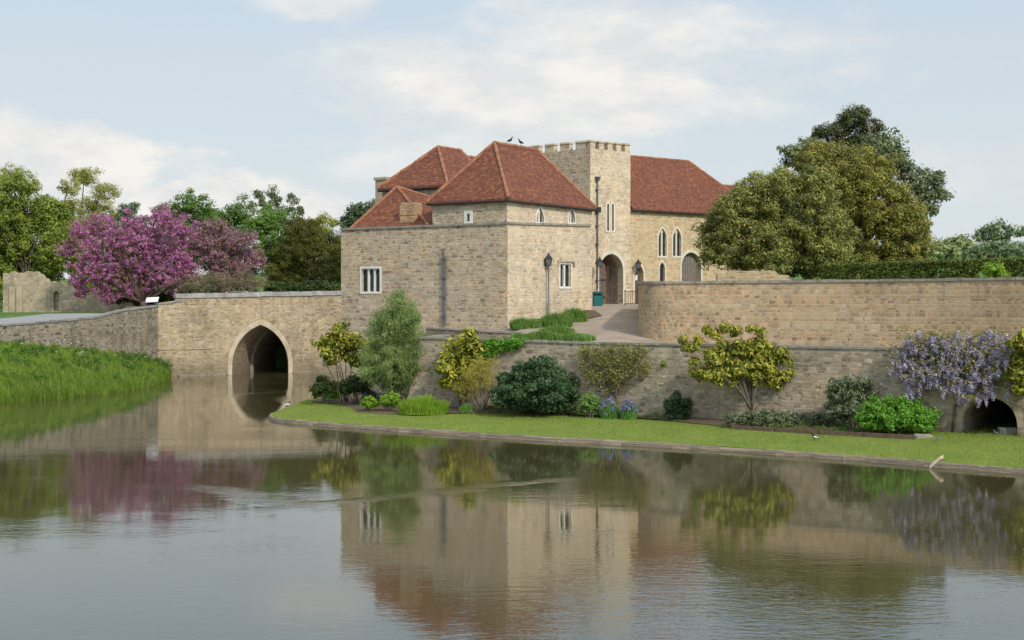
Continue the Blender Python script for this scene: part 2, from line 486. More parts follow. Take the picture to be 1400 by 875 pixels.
def thing(name, label, cat, loc=(0, 0, 0), group=None):
    o = bpy.data.objects.new(name, None)
    COL.objects.link(o)
    o.location = loc
    o.empty_display_size = 0.3
    return tag(o, label, cat, group)


def base_of(o):
    v = Vector((0, 0, 0))
    while o is not None:
        v += Vector(o.location)
        o = o.parent
    return v


def link(name, me, mat, parent=None):
    o = bpy.data.objects.new(name, me)
    COL.objects.link(o)
    if mat is not None:
        me.materials.append(mat)
    if parent is not None:
        o.parent = parent
        if parent.type == 'EMPTY':
            o.matrix_parent_inverse = Matrix.Translation(-base_of(parent))
    return o


class MB:
    def __init__(s):
        s.v, s.f = [], []

    def add(s, vs, fs):
        k = len(s.v)
        s.v += [tuple(p) for p in vs]
        s.f += [tuple(i + k for i in f) for f in fs]

    def quad(s, a, b, c, d):
        s.add([a, b, c, d], [(0, 1, 2, 3)])

    def poly(s, pts):
        s.add(pts, [tuple(range(len(pts)))])

    def hexa(s, b, t):
        """b, t: four bottom and four top points, counter-clockwise from above"""
        s.add(list(b) + list(t), [(3, 2, 1, 0), (4, 5, 6, 7), (0, 1, 5, 4), (1, 2, 6, 5), (2, 3, 7, 6), (3, 0, 4, 7)])

    def box(s, x0, y0, z0, x1, y1, z1):
        s.hexa([(x0, y0, z0), (x1, y0, z0), (x1, y1, z0), (x0, y1, z0)], [(x0, y0, z1), (x1, y0, z1), (x1, y1, z1), (x0, y1, z1)])

    def prism(s, pts, z0, z1):
        """vertical prism over a plan polygon"""
        n = len(pts)
        zz0 = z0 if hasattr(z0, '__len__') else [z0] * n
        zz1 = z1 if hasattr(z1, '__len__') else [z1] * n
        s.add([(p[0], p[1], zz0[i]) for i, p in enumerate(pts)] + [(p[0], p[1], zz1[i]) for i, p in enumerate(pts)],
              [tuple(range(n))[::-1], tuple(range(n, 2 * n))] + [(i, (i + 1) % n, n + (i + 1) % n, n + i) for i in range(n)])

    def tube(s, pts, rad, seg=8, caps=True, squash=None):
        pts = [Vector(p) for p in pts]
        rad = rad if hasattr(rad, '__len__') else [rad] * len(pts)
        k = len(s.v)
        up = None
        for i, p in enumerate(pts):
            d = (pts[min(i + 1, len(pts) - 1)] - pts[max(i - 1, 0)])
            d = d.normalized() if d.length > 1e-9 else Vector((0, 0, 1))
            if up is None:
                up = Vector((1, 0, 0)) if abs(d.x) < 0.9 else Vector((0, 1, 0))
            a = d.cross(up)
            a.normalize()
            b = a.cross(d)
            up = b
            sq = squash[i] if squash else 1.0
            for j in range(seg):
                an = 2 * math.pi * j / seg
                s.v.append(tuple(p + a * (math.cos(an) * rad[i] * sq) + b * (math.sin(an) * rad[i])))
        for i in range(len(pts) - 1):
            for j in range(seg):
                s.f.append((k + i * seg + j, k + i * seg + (j + 1) % seg, k + (i + 1) * seg + (j + 1) % seg, k + (i + 1) * seg + j))
        if caps:
            s.f.append(tuple(k + j for j in range(seg))[::-1])
            s.f.append(tuple(k + (len(pts) - 1) * seg + j for j in range(seg)))

    def build(s, name, mat, parent=None, smooth=False):
        me = bpy.data.meshes.new(name)
        me.from_pydata(s.v, [], s.f)
        me.update()
        uvl = me.uv_layers.new(name='UVMap')
        co = np.empty(len(me.vertices) * 3)
        me.vertices.foreach_get('co', co)
        co = co.reshape(-1, 3)
        uv = np.zeros((len(me.loops), 2))
        for p in me.polygons:
            n = p.normal
            h = math.hypot(n.x, n.y)
            idx = list(p.vertices)
            if h < 0.12:
                uv[p.loop_start:p.loop_start + p.loop_total] = co[idx][:, :2]
            else:
                tx, ty = -n.y / h, n.x / h
                b = (-n.z * n.x / h, -n.z * n.y / h, h)
                q = co[idx]
                uv[p.loop_start:p.loop_start + p.loop_total, 0] = q[:, 0] * tx + q[:, 1] * ty
                uv[p.loop_start:p.loop_start + p.loop_total, 1] = q @ np.array(b)
        uvl.data.foreach_set('uv', uv.ravel())
        if smooth:
            me.polygons.foreach_set('use_smooth', [True] * len(me.polygons))
        return link(name, me, mat, parent)


def at(px, py, d):
    """the point seen at photo pixel (px, py) at distance d along the view axis"""
    return Vector(((px - MIDX) * d / FPX, d, EYE + (HOR - py) * d / FPX))


def on_z(px, py, z):
    return at(px, py, (EYE - z) * FPX / (py - HOR))


def inside(p, poly):
    c = False
    for i in range(len(poly)):
        a, b = poly[i], poly[i - 1]
        if (a[1] > p[1]) != (b[1] > p[1]) and p[0] < (b[0] - a[0]) * (p[1] - a[1]) / (b[1] - a[1]) + a[0]:
            c = not c
    return c


def cdt(outline, holes=(), extra=()):
    vs, es = [], []
    for ring in [outline, *holes]:
        k, n = len(vs), len(ring)
        vs += [Vector((p[0], p[1])) for p in ring]
        es += [(k + i, k + (i + 1) % n) for i in range(n)]
    vs += [Vector(p) for p in extra]
    ov, _, of, *_ = delaunay_2d_cdt(vs, es, [], 0, 1e-5)
    fs = []
    for f in of:
        c = sum((ov[i] for i in f), Vector((0, 0))) / len(f)
        if inside(c, outline) and not any(inside(c, h) for h in holes):
            a, b, d = (ov[i] for i in f[:3])
            fs.append(tuple(f) if (b - a).cross(d - a) > 0 else tuple(f)[::-1])
    return [(p.x, p.y) for p in ov], fs


class Plane:
    """vertical wall plane: origin at its left end, u to the right as one faces it, n outward"""
    def __init__(s, O, u):
        s.O = Vector(O[:2])
        s.u = Vector(u[:2]).normalized()
        s.n = Vector((s.u.y, -s.u.x))
        s.holes = []

    def at(s, px, py):
        k = (px - MIDX) / FPX
        t = (k * s.O.y - s.O.x) / (s.u.x - k * s.u.y)
        d = s.O.y + s.u.y * t
        return t, EYE + (HOR - py) * d / FPX

    def p(s, t, z, off=0.0):
        q = s.O + s.u * t + s.n * off
        return (q.x, q.y, z)

    def face(s, mb, outline, depth=0.3, back=None):
        vs, fs = cdt(outline, s.holes)
        mb.add([s.p(a, b) for a, b in vs], fs)
        for h in s.holes:
            n = len(h)
            area = sum(h[i][0] * h[(i + 1) % n][1] - h[(i + 1) % n][0] * h[i][1] for i in range(n))
            hh = h if area > 0 else h[::-1]
            for i in range(n):
                a, b = hh[i], hh[(i + 1) % n]
                mb.quad(s.p(*a), s.p(*a, -depth), s.p(*b, -depth), s.p(*b))


def arch(u0, u1, z0, zs, za, n=8):
    """pointed arch outline, counter-clockwise"""
    wd, H = u1 - u0, za - zs
    if H < wd / 2 + 1e-4:
        H = wd / 2 + 1e-4
    r = (H * H + wd * wd / 4) / wd
    a1 = math.asin(min(1, H / r))
    right = [(u1 - r + r * math.cos(a1 * i / n), zs + r * math.sin(a1 * i / n)) for i in range(n + 1)]
    left = [(u0 + r - r * math.cos(a1 * i / n), zs + r * math.sin(a1 * i / n)) for i in range(n - 1, -1, -1)]
    return [(u0, z0), (u1, z0)] + right + left


def ring(mb, pl, inner, outer, o0, o1):
    """solid frame between two outlines of equal length, from offset o0 out to o1"""
    n = len(inner)
    for i in range(n):
        j = (i + 1) % n
        a, b, c, d = inner[i], inner[j], outer[j], outer[i]
        mb.quad(pl.p(*a, o1), pl.p(*b, o1), pl.p(*c, o1), pl.p(*d, o1))
        mb.quad(pl.p(*d, o1), pl.p(*c, o1), pl.p(*c, o0), pl.p(*d, o0))
        mb.quad(pl.p(*b, o1), pl.p(*a, o1), pl.p(*a, o0), pl.p(*b, o0))


def plate(mb, pl, outline, off):
    vs, fs = cdt(outline)
    mb.add([pl.p(a, b, off) for a, b in vs], fs)


def pbox(mb, pl, u0, u1, z0, z1, o0, o1):
    mb.hexa([pl.p(u0, z0, o1), pl.p(u1, z0, o1), pl.p(u1, z0, o0), pl.p(u0, z0, o0)],
            [pl.p(u0, z1, o1), pl.p(u1, z1, o1), pl.p(u1, z1, o0), pl.p(u0, z1, o0)])


def window(pl, parent, u0, u1, z0, z1, lights, mat, lancet=False, hood=False, fr=0.14, sur=0.16):
    """stone mullioned window: hole in the wall, dressed surround and mullions, glass behind"""
    if lancet:
        mk = lambda e: arch(u0 - e, u1 + e, z0 - e, z1 - (u1 - u0) * 0.95, z1 + e * 1.2, 6)
    else:
        mk = lambda e: [(u0 - e, z0 - e), (u1 + e, z0 - e), (u1 + e, z1 + e), (u0 - e, z1 + e)]
    hole, outer = mk(0.0), mk(sur)
    pl.holes.append(hole)
    f = MB()
    ring(f, pl, hole, outer, -0.02, 0.035)
    wl = (u1 - u0) / lights
    for i in range(1, lights):
        pbox(f, pl, u0 + wl * i - fr / 2, u0 + wl * i + fr / 2, z0, z1 - (0.12 if lancet else 0.0), -0.17, -0.06)
    for i in range(lights):
        a, b = u0 + wl * i, u0 + wl * (i + 1)
        top = z1 if not lancet else z1 - (u1 - u0) * (0.28 if lights > 1 else 0.0)
        aa, bb = (a, b) if lights == 1 else (a + (fr / 2 if i else 0.03), b - (fr / 2 if i < lights - 1 else 0.03))
        lt = arch(aa, bb, z0 + 0.02, top - (bb - aa) * 0.62, top - 0.03, 6)
        out = [(a, z0), (b, z0), (b, z1 if not lancet else top), (a, z1 if not lancet else top)]
        if lights > 1 or not lancet:                     # tracery slab with the light cut out
            vs, fs = cdt(out if not lancet else [q for q in out], [lt])
            f.add([pl.p(q[0], q[1], -0.10) for q in vs], fs)
    o = f.build('window', mat, parent)
    g = MB()
    plate(g, pl, hole, -0.19)
    g.build('pane', M['glass'], o)
    if hood:
        h = MB()
        pbox(h, pl, u0 - 0.32, u1 + 0.32, z1 + sur, z1 + sur + 0.1, 0.0, 0.12)
        for q in (u0 - 0.32, u1 + 0.22):
            pbox(h, pl, q, q + 0.1, z1 - 0.12, z1 + sur, 0.0, 0.12)
        h.build('hood_mould', M['ashold'], o)
    return o


rng = np.random.default_rng(7)


# ---- foliage -------------------------------------------------------
def quads_mesh(name, P, U, V, tint, mat, parent=None):
    """one rhombic leaf per row: centre P, half axes U (long) and V (short)"""
    n = len(P)
    if n == 0:
        return None
    co = np.empty((n, 4, 3), np.float32)
    co[:, 0] = P - U
    co[:, 1] = P + V - U * 0.1
    co[:, 2] = P + U
    co[:, 3] = P - V - U * 0.1
    me = bpy.data.meshes.new(name)
    me.vertices.add(n * 4)
    me.vertices.foreach_set('co', co.ravel())
    me.loops.add(n * 4)
    me.loops.foreach_set('vertex_index', np.arange(n * 4, dtype=np.int32))
    me.polygons.add(n)
    me.polygons.foreach_set('loop_start', np.arange(0, n * 4, 4, dtype=np.int32))
    at_ = me.attributes.new('tint', 'FLOAT_VECTOR', 'POINT')
    at_.data.foreach_set('vector', np.repeat(tint.astype(np.float32), 4, axis=0).ravel())
    me.update(calc_edges=True)
    return link(name, me, mat, parent)


def unit(n):
    v = rng.normal(size=(n, 3))
    return v / np.linalg.norm(v, axis=1, keepdims=True)


def clump_leaves(cl, per, size, flat=0.5, droop=0.0, aspect=0.5, shell=0.6):
    """cl: (n,6) clump centres and radii -> P, U, V, tint"""
    n = len(cl)
    ci = np.repeat(np.arange(n), per)
    d = unit(len(ci))
    r = rng.random(len(ci)) ** (1 - shell)
    P = cl[ci, :3] + d * r[:, None] * cl[ci, 3:6]
    nrm = d * flat + unit(len(ci)) * (1 - flat) + np.array([0, 0, 0.25])
    nrm /= np.linalg.norm(nrm, axis=1, keepdims=True) + 1e-9
    a = np.cross(nrm, unit(len(ci)))
    a[:, 2] -= droop
    a /= np.linalg.norm(a, axis=1, keepdims=True) + 1e-9
    b = np.cross(nrm, a)
    b /= np.linalg.norm(b, axis=1, keepdims=True) + 1e-9
    s = size * (0.6 + 0.8 * rng.random(len(ci)))
    tint = np.stack([rng.random(len(ci)), rng.random(n)[ci], rng.random(len(ci))], 1)
    return P, a * s[:, None], b * (s * aspect)[:, None], tint


def lobe_clumps(lobes, rc, dens=1.0, shell=0.45):
    """lobes: (n,6) ellipsoids; covers each with clumps of radius about rc, denser to the outside, ragged"""
    out = []
    for L in lobes:
        Rm = (L[3] + L[4] + L[5]) / 3
        k = max(3, int(dens * 5.5 * (Rm / rc) ** 2))
        d = unit(k)
        r = (shell + (1 - shell) * rng.random(k)) * (1 + 0.22 * rng.normal(size=k).clip(-1, 1.6) * 0.6)
        c = L[:3] + d * r[:, None] * L[3:6]
        rr = rc * (0.6 + 0.8 * rng.random(k))
        out.append(np.concatenate([c, np.stack([rr, rr, rr * 0.75], 1)], 1))
    return np.concatenate(out)


def lobes_px(spec, d, deep=0.6, seed=0):
    """crown lobes given where they show in the photo (px, py, radius px) at about distance d, given real depth"""
    rr = np.random.default_rng(seed + 11)
    out = []
    for s in spec:
        px, py, rp = s[:3]
        ry = s[3] if len(s) > 3 else rp
        dd = d + rr.normal() * deep * rp * d / FPX
        p = at(px, py, dd)
        out.append([p.x, p.y, p.z, rp * dd / FPX, rp * dd / FPX, ry * dd / FPX])
    return np.array(out)


def limb(mb, a, b, r0, r1, bend=0.15, seg=6, n=5):
    a, b = Vector(a), Vector(b)
    L = (b - a).length
    off = Vector(rng.normal(size=3)) * bend * L * 0.5
    pts = []
    for i in range(n + 1):
        f = i / n
        pts.append(a.lerp(b, f) + off * math.sin(math.pi * f) + Vector((0, 0, 0.12 * L * math.sin(math.pi * f))))
    mb.tube(pts, [r0 + (r1 - r0) * i / n for i in range(n + 1)], seg)


def tree(name, label, spec, d, mat, base, cat='tree', rc=0.75, per=60, size=0.17, dens=1.0, group=None, bark='bark', tr=0.3, deep=0.6, flat=0.7, droop=0.0, aspect=0.5, split=0.35, nl=12, shell=0.45, seed=0, lobes=None):
    L = lobes if lobes is not None else lobes_px(spec, d, deep, seed)
    base = Vector(base)
    root = thing(name, label, cat, base, group)
    mb = MB()
    top = Vector(L[:, :3].mean(0))
    fork = base.lerp(Vector((top.x, top.y, base.z + (top.z - base.z) * 1.0)), split)
    limb(mb, base - Vector((0, 0, 0.3)), fork, tr * 1.2, tr * 0.85, 0.04, 9)
    order = np.argsort(-L[:, 3])[:nl]
    for i in order:
        limb(mb, fork, L[i, :3], tr * 0.55, tr * 0.12, 0.15)
    cl = lobe_clumps(L, rc, dens, shell)
    sub = cl[rng.permutation(len(cl))[:nl * 6]]
    for c in sub:
        j = order[np.argmin(np.linalg.norm(L[order, :3] - c[:3], axis=1))]
        limb(mb, L[j, :3], c[:3], tr * 0.12, tr * 0.04, 0.15, 4, 3)
    mb.build('trunk', M[bark], root, True)
    quads_mesh('crown', *clump_leaves(cl, per, size, flat, droop, aspect), mat, root)
    return root


def bush(name, label, spec, d, mat, cat='shrub', rc=0.3, per=60, size=0.07, group=None, dens=1.1, bark='bark', stems=6, base=None, zb=0.5, **kw):
    """multi-stemmed shrub"""
    deep = kw.pop('deep', 0.4)
    seed = kw.pop('seed', 0)
    shell = kw.pop('shell', 0.35)
    L = lobes_px(spec, d, deep, seed)
    c = L[:, :3].mean(0)
    base = Vector(base) if base else Vector((c[0], c[1], zb))
    root = thing(name, label, cat, base, group)
    mb = MB()
    for i in range(stems):
        q = L[i % len(L)]
        a = base + Vector((rng.normal() * 0.12, rng.normal() * 0.12, -0.1))
        limb(mb, a, q[:3] + rng.normal(size=3) * 0.2 * q[3], 0.035, 0.012, 0.1, 5)
    mb.build('stem', M[bark], root, True)
    cl = lobe_clumps(L, rc, dens, shell)
    cl = cl[cl[:, 2] > zb + 0.02]
    quads_mesh('foliage', *clump_leaves(cl, per, size, **kw), mat, root)
    return root


def blades(name, pts, h, wd, lean, mat, parent=None, spread=0.6):
    """grass blades: pts (n,3) feet"""
    n = len(pts)
    ang = rng.random(n) * 2 * math.pi
    hh = h * (0.55 + 0.6 * rng.random(n)) if not hasattr(h, '__len__') else h
    ln = lean * (0.3 + rng.random(n)) * hh
    side = np.stack([np.cos(ang), np.sin(ang), np.zeros(n)], 1)
    a2 = ang + math.pi / 2 + rng.normal(size=n) * spread
    lv = np.stack([np.cos(a2), np.sin(a2), np.zeros(n)], 1)
    co = np.empty((n, 5, 3), np.float32)
    up = np.array([0, 0, 1.0])
    co[:, 0] = pts - side * wd
    co[:, 1] = pts + side * wd
    mid = pts + lv * (ln * 0.35)[:, None] + up * (hh * 0.6)[:, None]
    co[:, 2] = mid + side * wd * 0.8
    co[:, 3] = mid - side * wd * 0.8
    co[:, 4] = pts + lv * ln[:, None] + up * hh[:, None]
    me = bpy.data.meshes.new(name)
    me.vertices.add(n * 5)
    me.vertices.foreach_set('co', co.ravel())
    k = np.arange(n)[:, None] * 5
    lo = np.concatenate([k + np.array([[0, 1, 2, 3]]), k + np.array([[3, 2, 4]])], 1).astype(np.int32)
    me.loops.add(n * 7)
    me.loops.foreach_set('vertex_index', lo.ravel())
    me.polygons.add(n * 2)
    st = np.stack([np.arange(n) * 7, np.arange(n) * 7 + 4], 1).astype(np.int32)
    me.polygons.foreach_set('loop_start', st.ravel())
    tint = np.stack([rng.random(n), rng.random(n), rng.random(n)], 1).astype(np.float32)
    a = me.attributes.new('tint', 'FLOAT_VECTOR', 'POINT')
    a.data.foreach_set('vector', np.repeat(tint, 5, axis=0).ravel())
    me.update(calc_edges=True)
    return link(name, me, mat, parent)


def interp(x, xs, ys):
    return float(np.interp(x, xs, ys))


# ------------------------------------------------------------------ the setting: water and land
def sheet(name, pts, z, mat, grid=None, kind='structure', zf=None):
    ex = []
    if grid:
        xs = [p[0] for p in pts]
        ys = [p[1] for p in pts]
        for gx in np.arange(min(xs), max(xs), grid):
            for gy in np.arange(min(ys), max(ys), grid):
                q = (gx + rng.normal() * grid * 0.1, gy + rng.normal() * grid * 0.1)
                if inside(q, pts):
                    ex.append(q)
    vs, fs = cdt(pts, (), ex)
    mb = MB()
    mb.add([(a, b, zf(a, b) if zf else z) for a, b in vs], fs)
    o = mb.build(name, mat, None, bool(zf))
    return tag(o, kind=kind)


mb = MB()
mb.quad((-2500, -300, -1.6), (2500, -300, -1.6), (2500, 3500, -1.6), (-2500, 3500, -1.6))
tag(mb.build('ground', M['soil']), kind='structure')
mb = MB()
mb.quad((-160, 6, 0), (110, 6, 0), (110, 128, 0), (-160, 128, 0))
tag(mb.build('water', M['water']), kind='structure')

# the bank the viewer stands on
sheet('near_bank', [(-160, -60), (110, -60), (110, 15), (40, 14), (0, 14.5), (-60, 13.5), (-160, 15)], 0, M['bank'], 4.0, zf=lambda x, y: interp(y, [2, 13, 15], [4.2, 0.3, -0.4]))

# right lawn inside the kerb
KERB = [(-11.75, 80.5), (-11.95, 76), (-12.1, 71), (-11.95, 68), (-11.5, 66.3), (-10.6, 65.15), (-9.3, 64.1), (-6.7, 62.1), (-3.0, 59.6), (0, 57.6), (3.2, 56.0), (6.3, 54.7), (10.9, 51.9), (14.2, 49.3), (17.1, 46.7), (22, 42.8), (34, 34.5)]
KT = 0.14
ks = lambda x, y: 1.02 if y > 70 else (1.036 if x < 1 else max(1.018, 1.036 - 0.0022 * (x - 1)))
KERB = [(x * ks(x, y), y * ks(x, y)) for x, y in KERB]
# gatehouse frame of reference: C0 front corner, L along the left face, RR along the right face
C0 = Vector((-0.25, 78.4))
Lv, Rv = Vector((-0.84, 0.543)).normalized(), Vector((0.543, 0.84)).normalized()


def tr(t, r):
    q = C0 + Lv * t + Rv * r
    return (q.x, q.y)


W0, WU = Vector((6.48, 64.8)), Vector((10.09, -6.5)).normalized()     # lower retaining wall line
RW = Plane(W0 - WU * 13.35, WU)                                        # origin at its left end


def lawn_z(x, y):
    # gently up from the kerb to the beds
    d = min(math.hypot(x - a[0], y - a[1]) for a in KERB_D)
    return 0.16 + 0.34 * min(1.0, d / 7.0)


def densify(pts, step):
    out = []
    for a, b in zip(pts[:-1], pts[1:]):
        n = max(1, int(math.hypot(b[0] - a[0], b[1] - a[1]) / step))
        out += [(a[0] + (b[0] - a[0]) * i / n, a[1] + (b[1] - a[1]) * i / n) for i in range(n)]
    return out + [pts[-1]]


def smooth_line(pts, n=2):
    for _ in range(n):
        q = [pts[0]]
        for a, b in zip(pts[:-1], pts[1:]):
            q += [(a[0] * 0.75 + b[0] * 0.25, a[1] * 0.75 + b[1] * 0.25), (a[0] * 0.25 + b[0] * 0.75, a[1] * 0.25 + b[1] * 0.75)]
        pts = q + [pts[-1]]
    return pts


KERB = densify(smooth_line(KERB, 2), 0.8)
KERB_D = KERB


def offset_line(pts, d):
    out = []
    for i, p in enumerate(pts):
        a, b = pts[max(i - 1, 0)], pts[min(i + 1, len(pts) - 1)]
        tx, ty = b[0] - a[0], b[1] - a[1]
        L = math.hypot(tx, ty)
        out.append((p[0] - ty / L * d, p[1] + tx / L * d))      # to the left of travel = inland
    return out


inner = offset_line(KERB, 0.15)
sheet('lawn', inner + [(60, 34.5), (60, 70), (10, 84), (-5, 86), (-9, 87)], 0, M['lawn'], 1.6, zf=lawn_z)
# kerb: one slope-faced stone course on a footing, as a swept profile
prof = [(0.17, 0.10), (0.15, KT + 0.03), (0.03, KT + 0.02), (0.0, KT - 0.03), (0.0, 0.085), (-0.02, 0.075), (-0.03, 0.01), (-0.04, 0.0), (-0.07, -0.7)]
mb = MB()
rows = []
for o_, z_ in prof:
    line = offset_line(KERB, o_)
    rows.append([(p[0], p[1], z_ + (0.012 * math.sin(i * 1.7) + 0.01 * math.sin(i * 0.63) if z_ > 0.1 else 0)) for i, p in enumerate(line)])
k = len(KERB)
mb.add([p for r_ in rows for p in r_], [(a * k + i, a * k + i + 1, (a + 1) * k + i + 1, (a + 1) * k + i) for a in range(len(prof) - 1) for i in range(k - 1)])
tag(mb.build('kerb', M['kerb']), kind='structure')

# planting bed soil: strip in front of the retaining wall
bedf = [on_z(x, y, 0.62) for x, y in ((425, 540), (470, 546), (485, 556), (520, 559), (600, 560), (700, 561), (760, 563.5), (900, 570.5), (1000, 578), (1120, 586), (1240, 592), (1258, 593))]
bed = [(p.x, p.y) for p in bedf] + [RW.p(21.2, 0)[:2], RW.p(5, 0, -0.3)[:2], RW.p(0.2, 0, -0.3)[:2], tr(3, -0.2), tr(10, -0.2), (-11.2, 82)]
sheet('planting_bed', bed, 0, M['soil'], 1.2, zf=lambda x, y: lawn_z(x, y) + 0.05 + 0.05 * math.sin(x * 3.1 + y * 2.3))


def ramp_z(x, y):
    z = interp(y, [0, 71, 74, 78, 86, 103, 200], [3.82, 3.82, 4.08, 4.5, 5.35, 5.70, 5.75])
    if x < 0.6 and y < 79.2 - 0.55 * max(0, x + 4.8):
        z = min(z, 3.6 + max(0, x + 0.3) * 0.6)
    elif x < 0.4:
        z = min(z, 4.28 + max(0, x + 0.7))
    if y < 76:
        z -= max(0, x - 6.5) * 0.12
    return z


UW = [(6.85, 75.2), (6.85, 74.2), (7.15, 73.3), (7.75, 72.75), (8.6, 72.5), (10.2, 72.2), (13.1, 71.2), (18.5, 68.4), (23.7, 64.6), (30, 59.6), (45, 47)]
ramp = [RW.p(0.25, 0, -0.25)[:2], RW.p(12, 0, -0.25)[:2], RW.p(28, 0, -0.25)[:2], RW.p(44, 0, -0.25)[:2], (45, 48), (30, 60.5), (18.5, 69.3), (13.1, 72), (8.5, 73.6), (8.2, 90), (14, 108), (4, 108), tr(1, 9), tr(1, 1), tr(9, 1)]
sheet('driveway', ramp, 0, M['tarmac'], 1.3, zf=ramp_z)
# garden ground behind the upper wall
sheet('terrace_garden', [(8.1, 74.5), (10.2, 72.7), (13.1, 71.7), (18.5, 68.9), (23.7, 65.1), (30, 60.1), (46, 47.3), (150, 47), (150, 126), (-5, 126), (4, 107), (14, 107), (8.1, 89)], 5.72, M['meadow'])
mb = MB()
mb.quad((8.1, 88, 5.72), (8.1, 74.5, 5.72), (8.1, 74.5, 3), (8.1, 88, 3))
tag(mb.build('terrace_bank', M['soil']), kind='structure')


def far_z(x, y):
    z = 4.85 + 0.02 * max(0, y - 130)
    z = min(z, 9)
    z += 8.5 * math.exp(-((x - 95) / 70) ** 2 - ((y - 300) / 70) ** 2)
    z += 30 * (1 - math.exp(-(max(0, y - 350) / 500) ** 2)) * (0.6 + 0.4 * math.sin(x * 0.004 + 1))
    return z


fx = np.concatenate([np.linspace(-1500, -150, 12), np.linspace(-110, 220, 34), np.linspace(260, 1600, 12)])
fy = np.concatenate([[124.5], np.linspace(130, 420, 30), np.linspace(460, 2600, 16)])
mb = MB()
mb.add([(x, y, far_z(x, y) if j else -1.5) for j, y in enumerate([124.0, *fy]) for x in fx],
       [(j * len(fx) + i, j * len(fx) + i + 1, (j + 1) * len(fx) + i + 1, (j + 1) * len(fx) + i) for j in range(len(fy)) for i in range(len(fx) - 1)])
tag(mb.build('meadow', M['meadow'], None, True), kind='structure')

# ------------------------------------------------------------------ left side: causeway, bank, road
CW = [at(216, 412, 108.2), at(169, 412, 103.5), at(128, 412, 99.5), at(60, 412, 95), at(0, 412, 91), at(-120, 412, 85), at(-300, 412, 79), at(-700, 412, 70)]
CWZ = [5.57, 5.27, 4.76, 4.52, 4.36, 4.1, 3.9, 3.7]
CWxy = [(p.x, p.y) for p in CW]
sheet('left_meadow', [(p[0], p[1]) for p in offset_line(CWxy, -6.0)] + [(-160, 78), (-160, 124.6), (-25.2, 124.6), (-25.6, 113)], 0, M['meadow'], 3.0, zf=lambda x, y: interp(y, [70, 95, 106, 116, 126], [3.7, 4.4, 4.75, 4.95, 4.85]))
rd_in, rd_out = offset_line(CWxy, -6.6), offset_line(CWxy, -0.35)
mb = MB()
for i in range(len(CWxy) - 1):
    za, zb = min(CWZ[i], 4.95) + 0.0, min(CWZ[i + 1], 4.95)
    mb.quad((*rd_out[i], za - 0.03), (*rd_in[i], za - 0.0), (*rd_in[i + 1], zb - 0.0), (*rd_out[i + 1], zb - 0.03))
tag(mb.build('causeway_road', M['road']), kind='structure')
# bank between the water and the causeway wall
shore = [on_z(x, y, 0.0) for x, y in ((233, 516), (226, 521), (205, 529), (160, 537), (100, 544), (50, 547), (0, 550), (-120, 556), (-400, 570), (-800, 590))]
foot = [at(224, 500, 107.6), at(205, 492, 106.2), at(170, 486, 103.2), at(128, 480, 99.2), at(60, 474, 94.8), at(0, 469, 90.8), at(-60, 467, 87.8), at(-120, 466, 84.8), at(-300, 470, 78.8), at(-700, 476, 69.8)]
nb = 8


def bank_p(s, f):
    """s along 0..9, f 0 at water, 1 at wall foot"""
    i = min(int(s), len(shore) - 2)
    q = s - i
    a = shore[i].lerp(shore[i + 1], q)
    b = foot[i].lerp(foot[i + 1], q)
    p = a.lerp(b, f)
    p.z = a.z - 0.15 + (b.z - a.z + 0.15) * (f ** 0.8)
    return p


mb = MB()
ss = np.linspace(0, 9, 46)
mb.add([tuple(bank_p(s, f)) for s in ss for f in np.linspace(-0.03, 1.03, nb)],
       [(i * nb + j, i * nb + j + 1, (i + 1) * nb + j + 1, (i + 1) * nb + j) for i in range(len(ss) - 1) for j in range(nb - 1)])
tag(mb.build('grass_bank', M['bank'], None, True), kind='structure')
M['reed'] = leaf('long_grass', (0.045, 0.10, 0.010), (0.185, 0.27, 0.026), (0.24, 0.22, 0.09), 0.10, 0.35, 0.45)
n = 95000
S = 7.2 * rng.random(n)
F = rng.random(n)
keep = rng.random(n) < 0.5 + 0.5 * (F < 0.35)
P = np.array([tuple(bank_p(s, f)) for s, f in zip(S[keep], F[keep])])
tuft = 0.75 + 0.35 * np.sin(S[keep] * 9 + 3 * np.sin(F[keep] * 7)) * np.sin(S[keep] * 23 + F[keep] * 11)
hh = tuft * (0.35 + 0.4 * rng.random(len(P))) * (0.7 + 0.9 * np.exp(-F[keep] / 0.18))
o = blades('long_grass', P - np.array([0, 0, 0.05]), hh, 0.013, 0.45, M['reed'])
tag(o, 'tall bright green grass and reeds on the left bank above the water', 'grass', kind='stuff')

M['dock'] = leaf('broad_weed_leaf', (0.035, 0.080, 0.012), (0.10, 0.175, 0.028), transl=0.35)
cl = []
for i in range(60):
    q = bank_p(6.5 * rng.random(), 0.12 + 0.85 * rng.random())
    for j in range(4):
        cl.append([q.x + 0.25 * rng.normal(), q.y + 0.25 * rng.normal(), q.z + 0.3 + 0.12 * rng.normal(), 0.24, 0.24, 0.2])
o = quads_mesh('bank_weeds', *clump_leaves(np.array(cl), 26, 0.075, 0.4), M['dock'])
tag(o, 'darker broad leaved weeds growing among the grass of the left bank', 'weeds', kind='stuff')
q_ = []
for i in range(45):
    q = bank_p(5.5 * rng.random(), 0.55 + 0.45 * rng.random())
    q_.append([q.x, q.y, q.z + 0.75 + 0.15 * rng.random(), 0.11, 0.11, 0.04])
M['umbel'] = leaf('cow_parsley_flower', (0.34, 0.34, 0.28), (0.42, 0.42, 0.36), transl=0.3)
o = quads_mesh('cow_parsley', *clump_leaves(np.array(q_), 26, 0.022, 0.2), M['umbel'])
tag(o, 'small white cow parsley heads in the long grass below the causeway wall', 'wild flowers', kind='stuff')

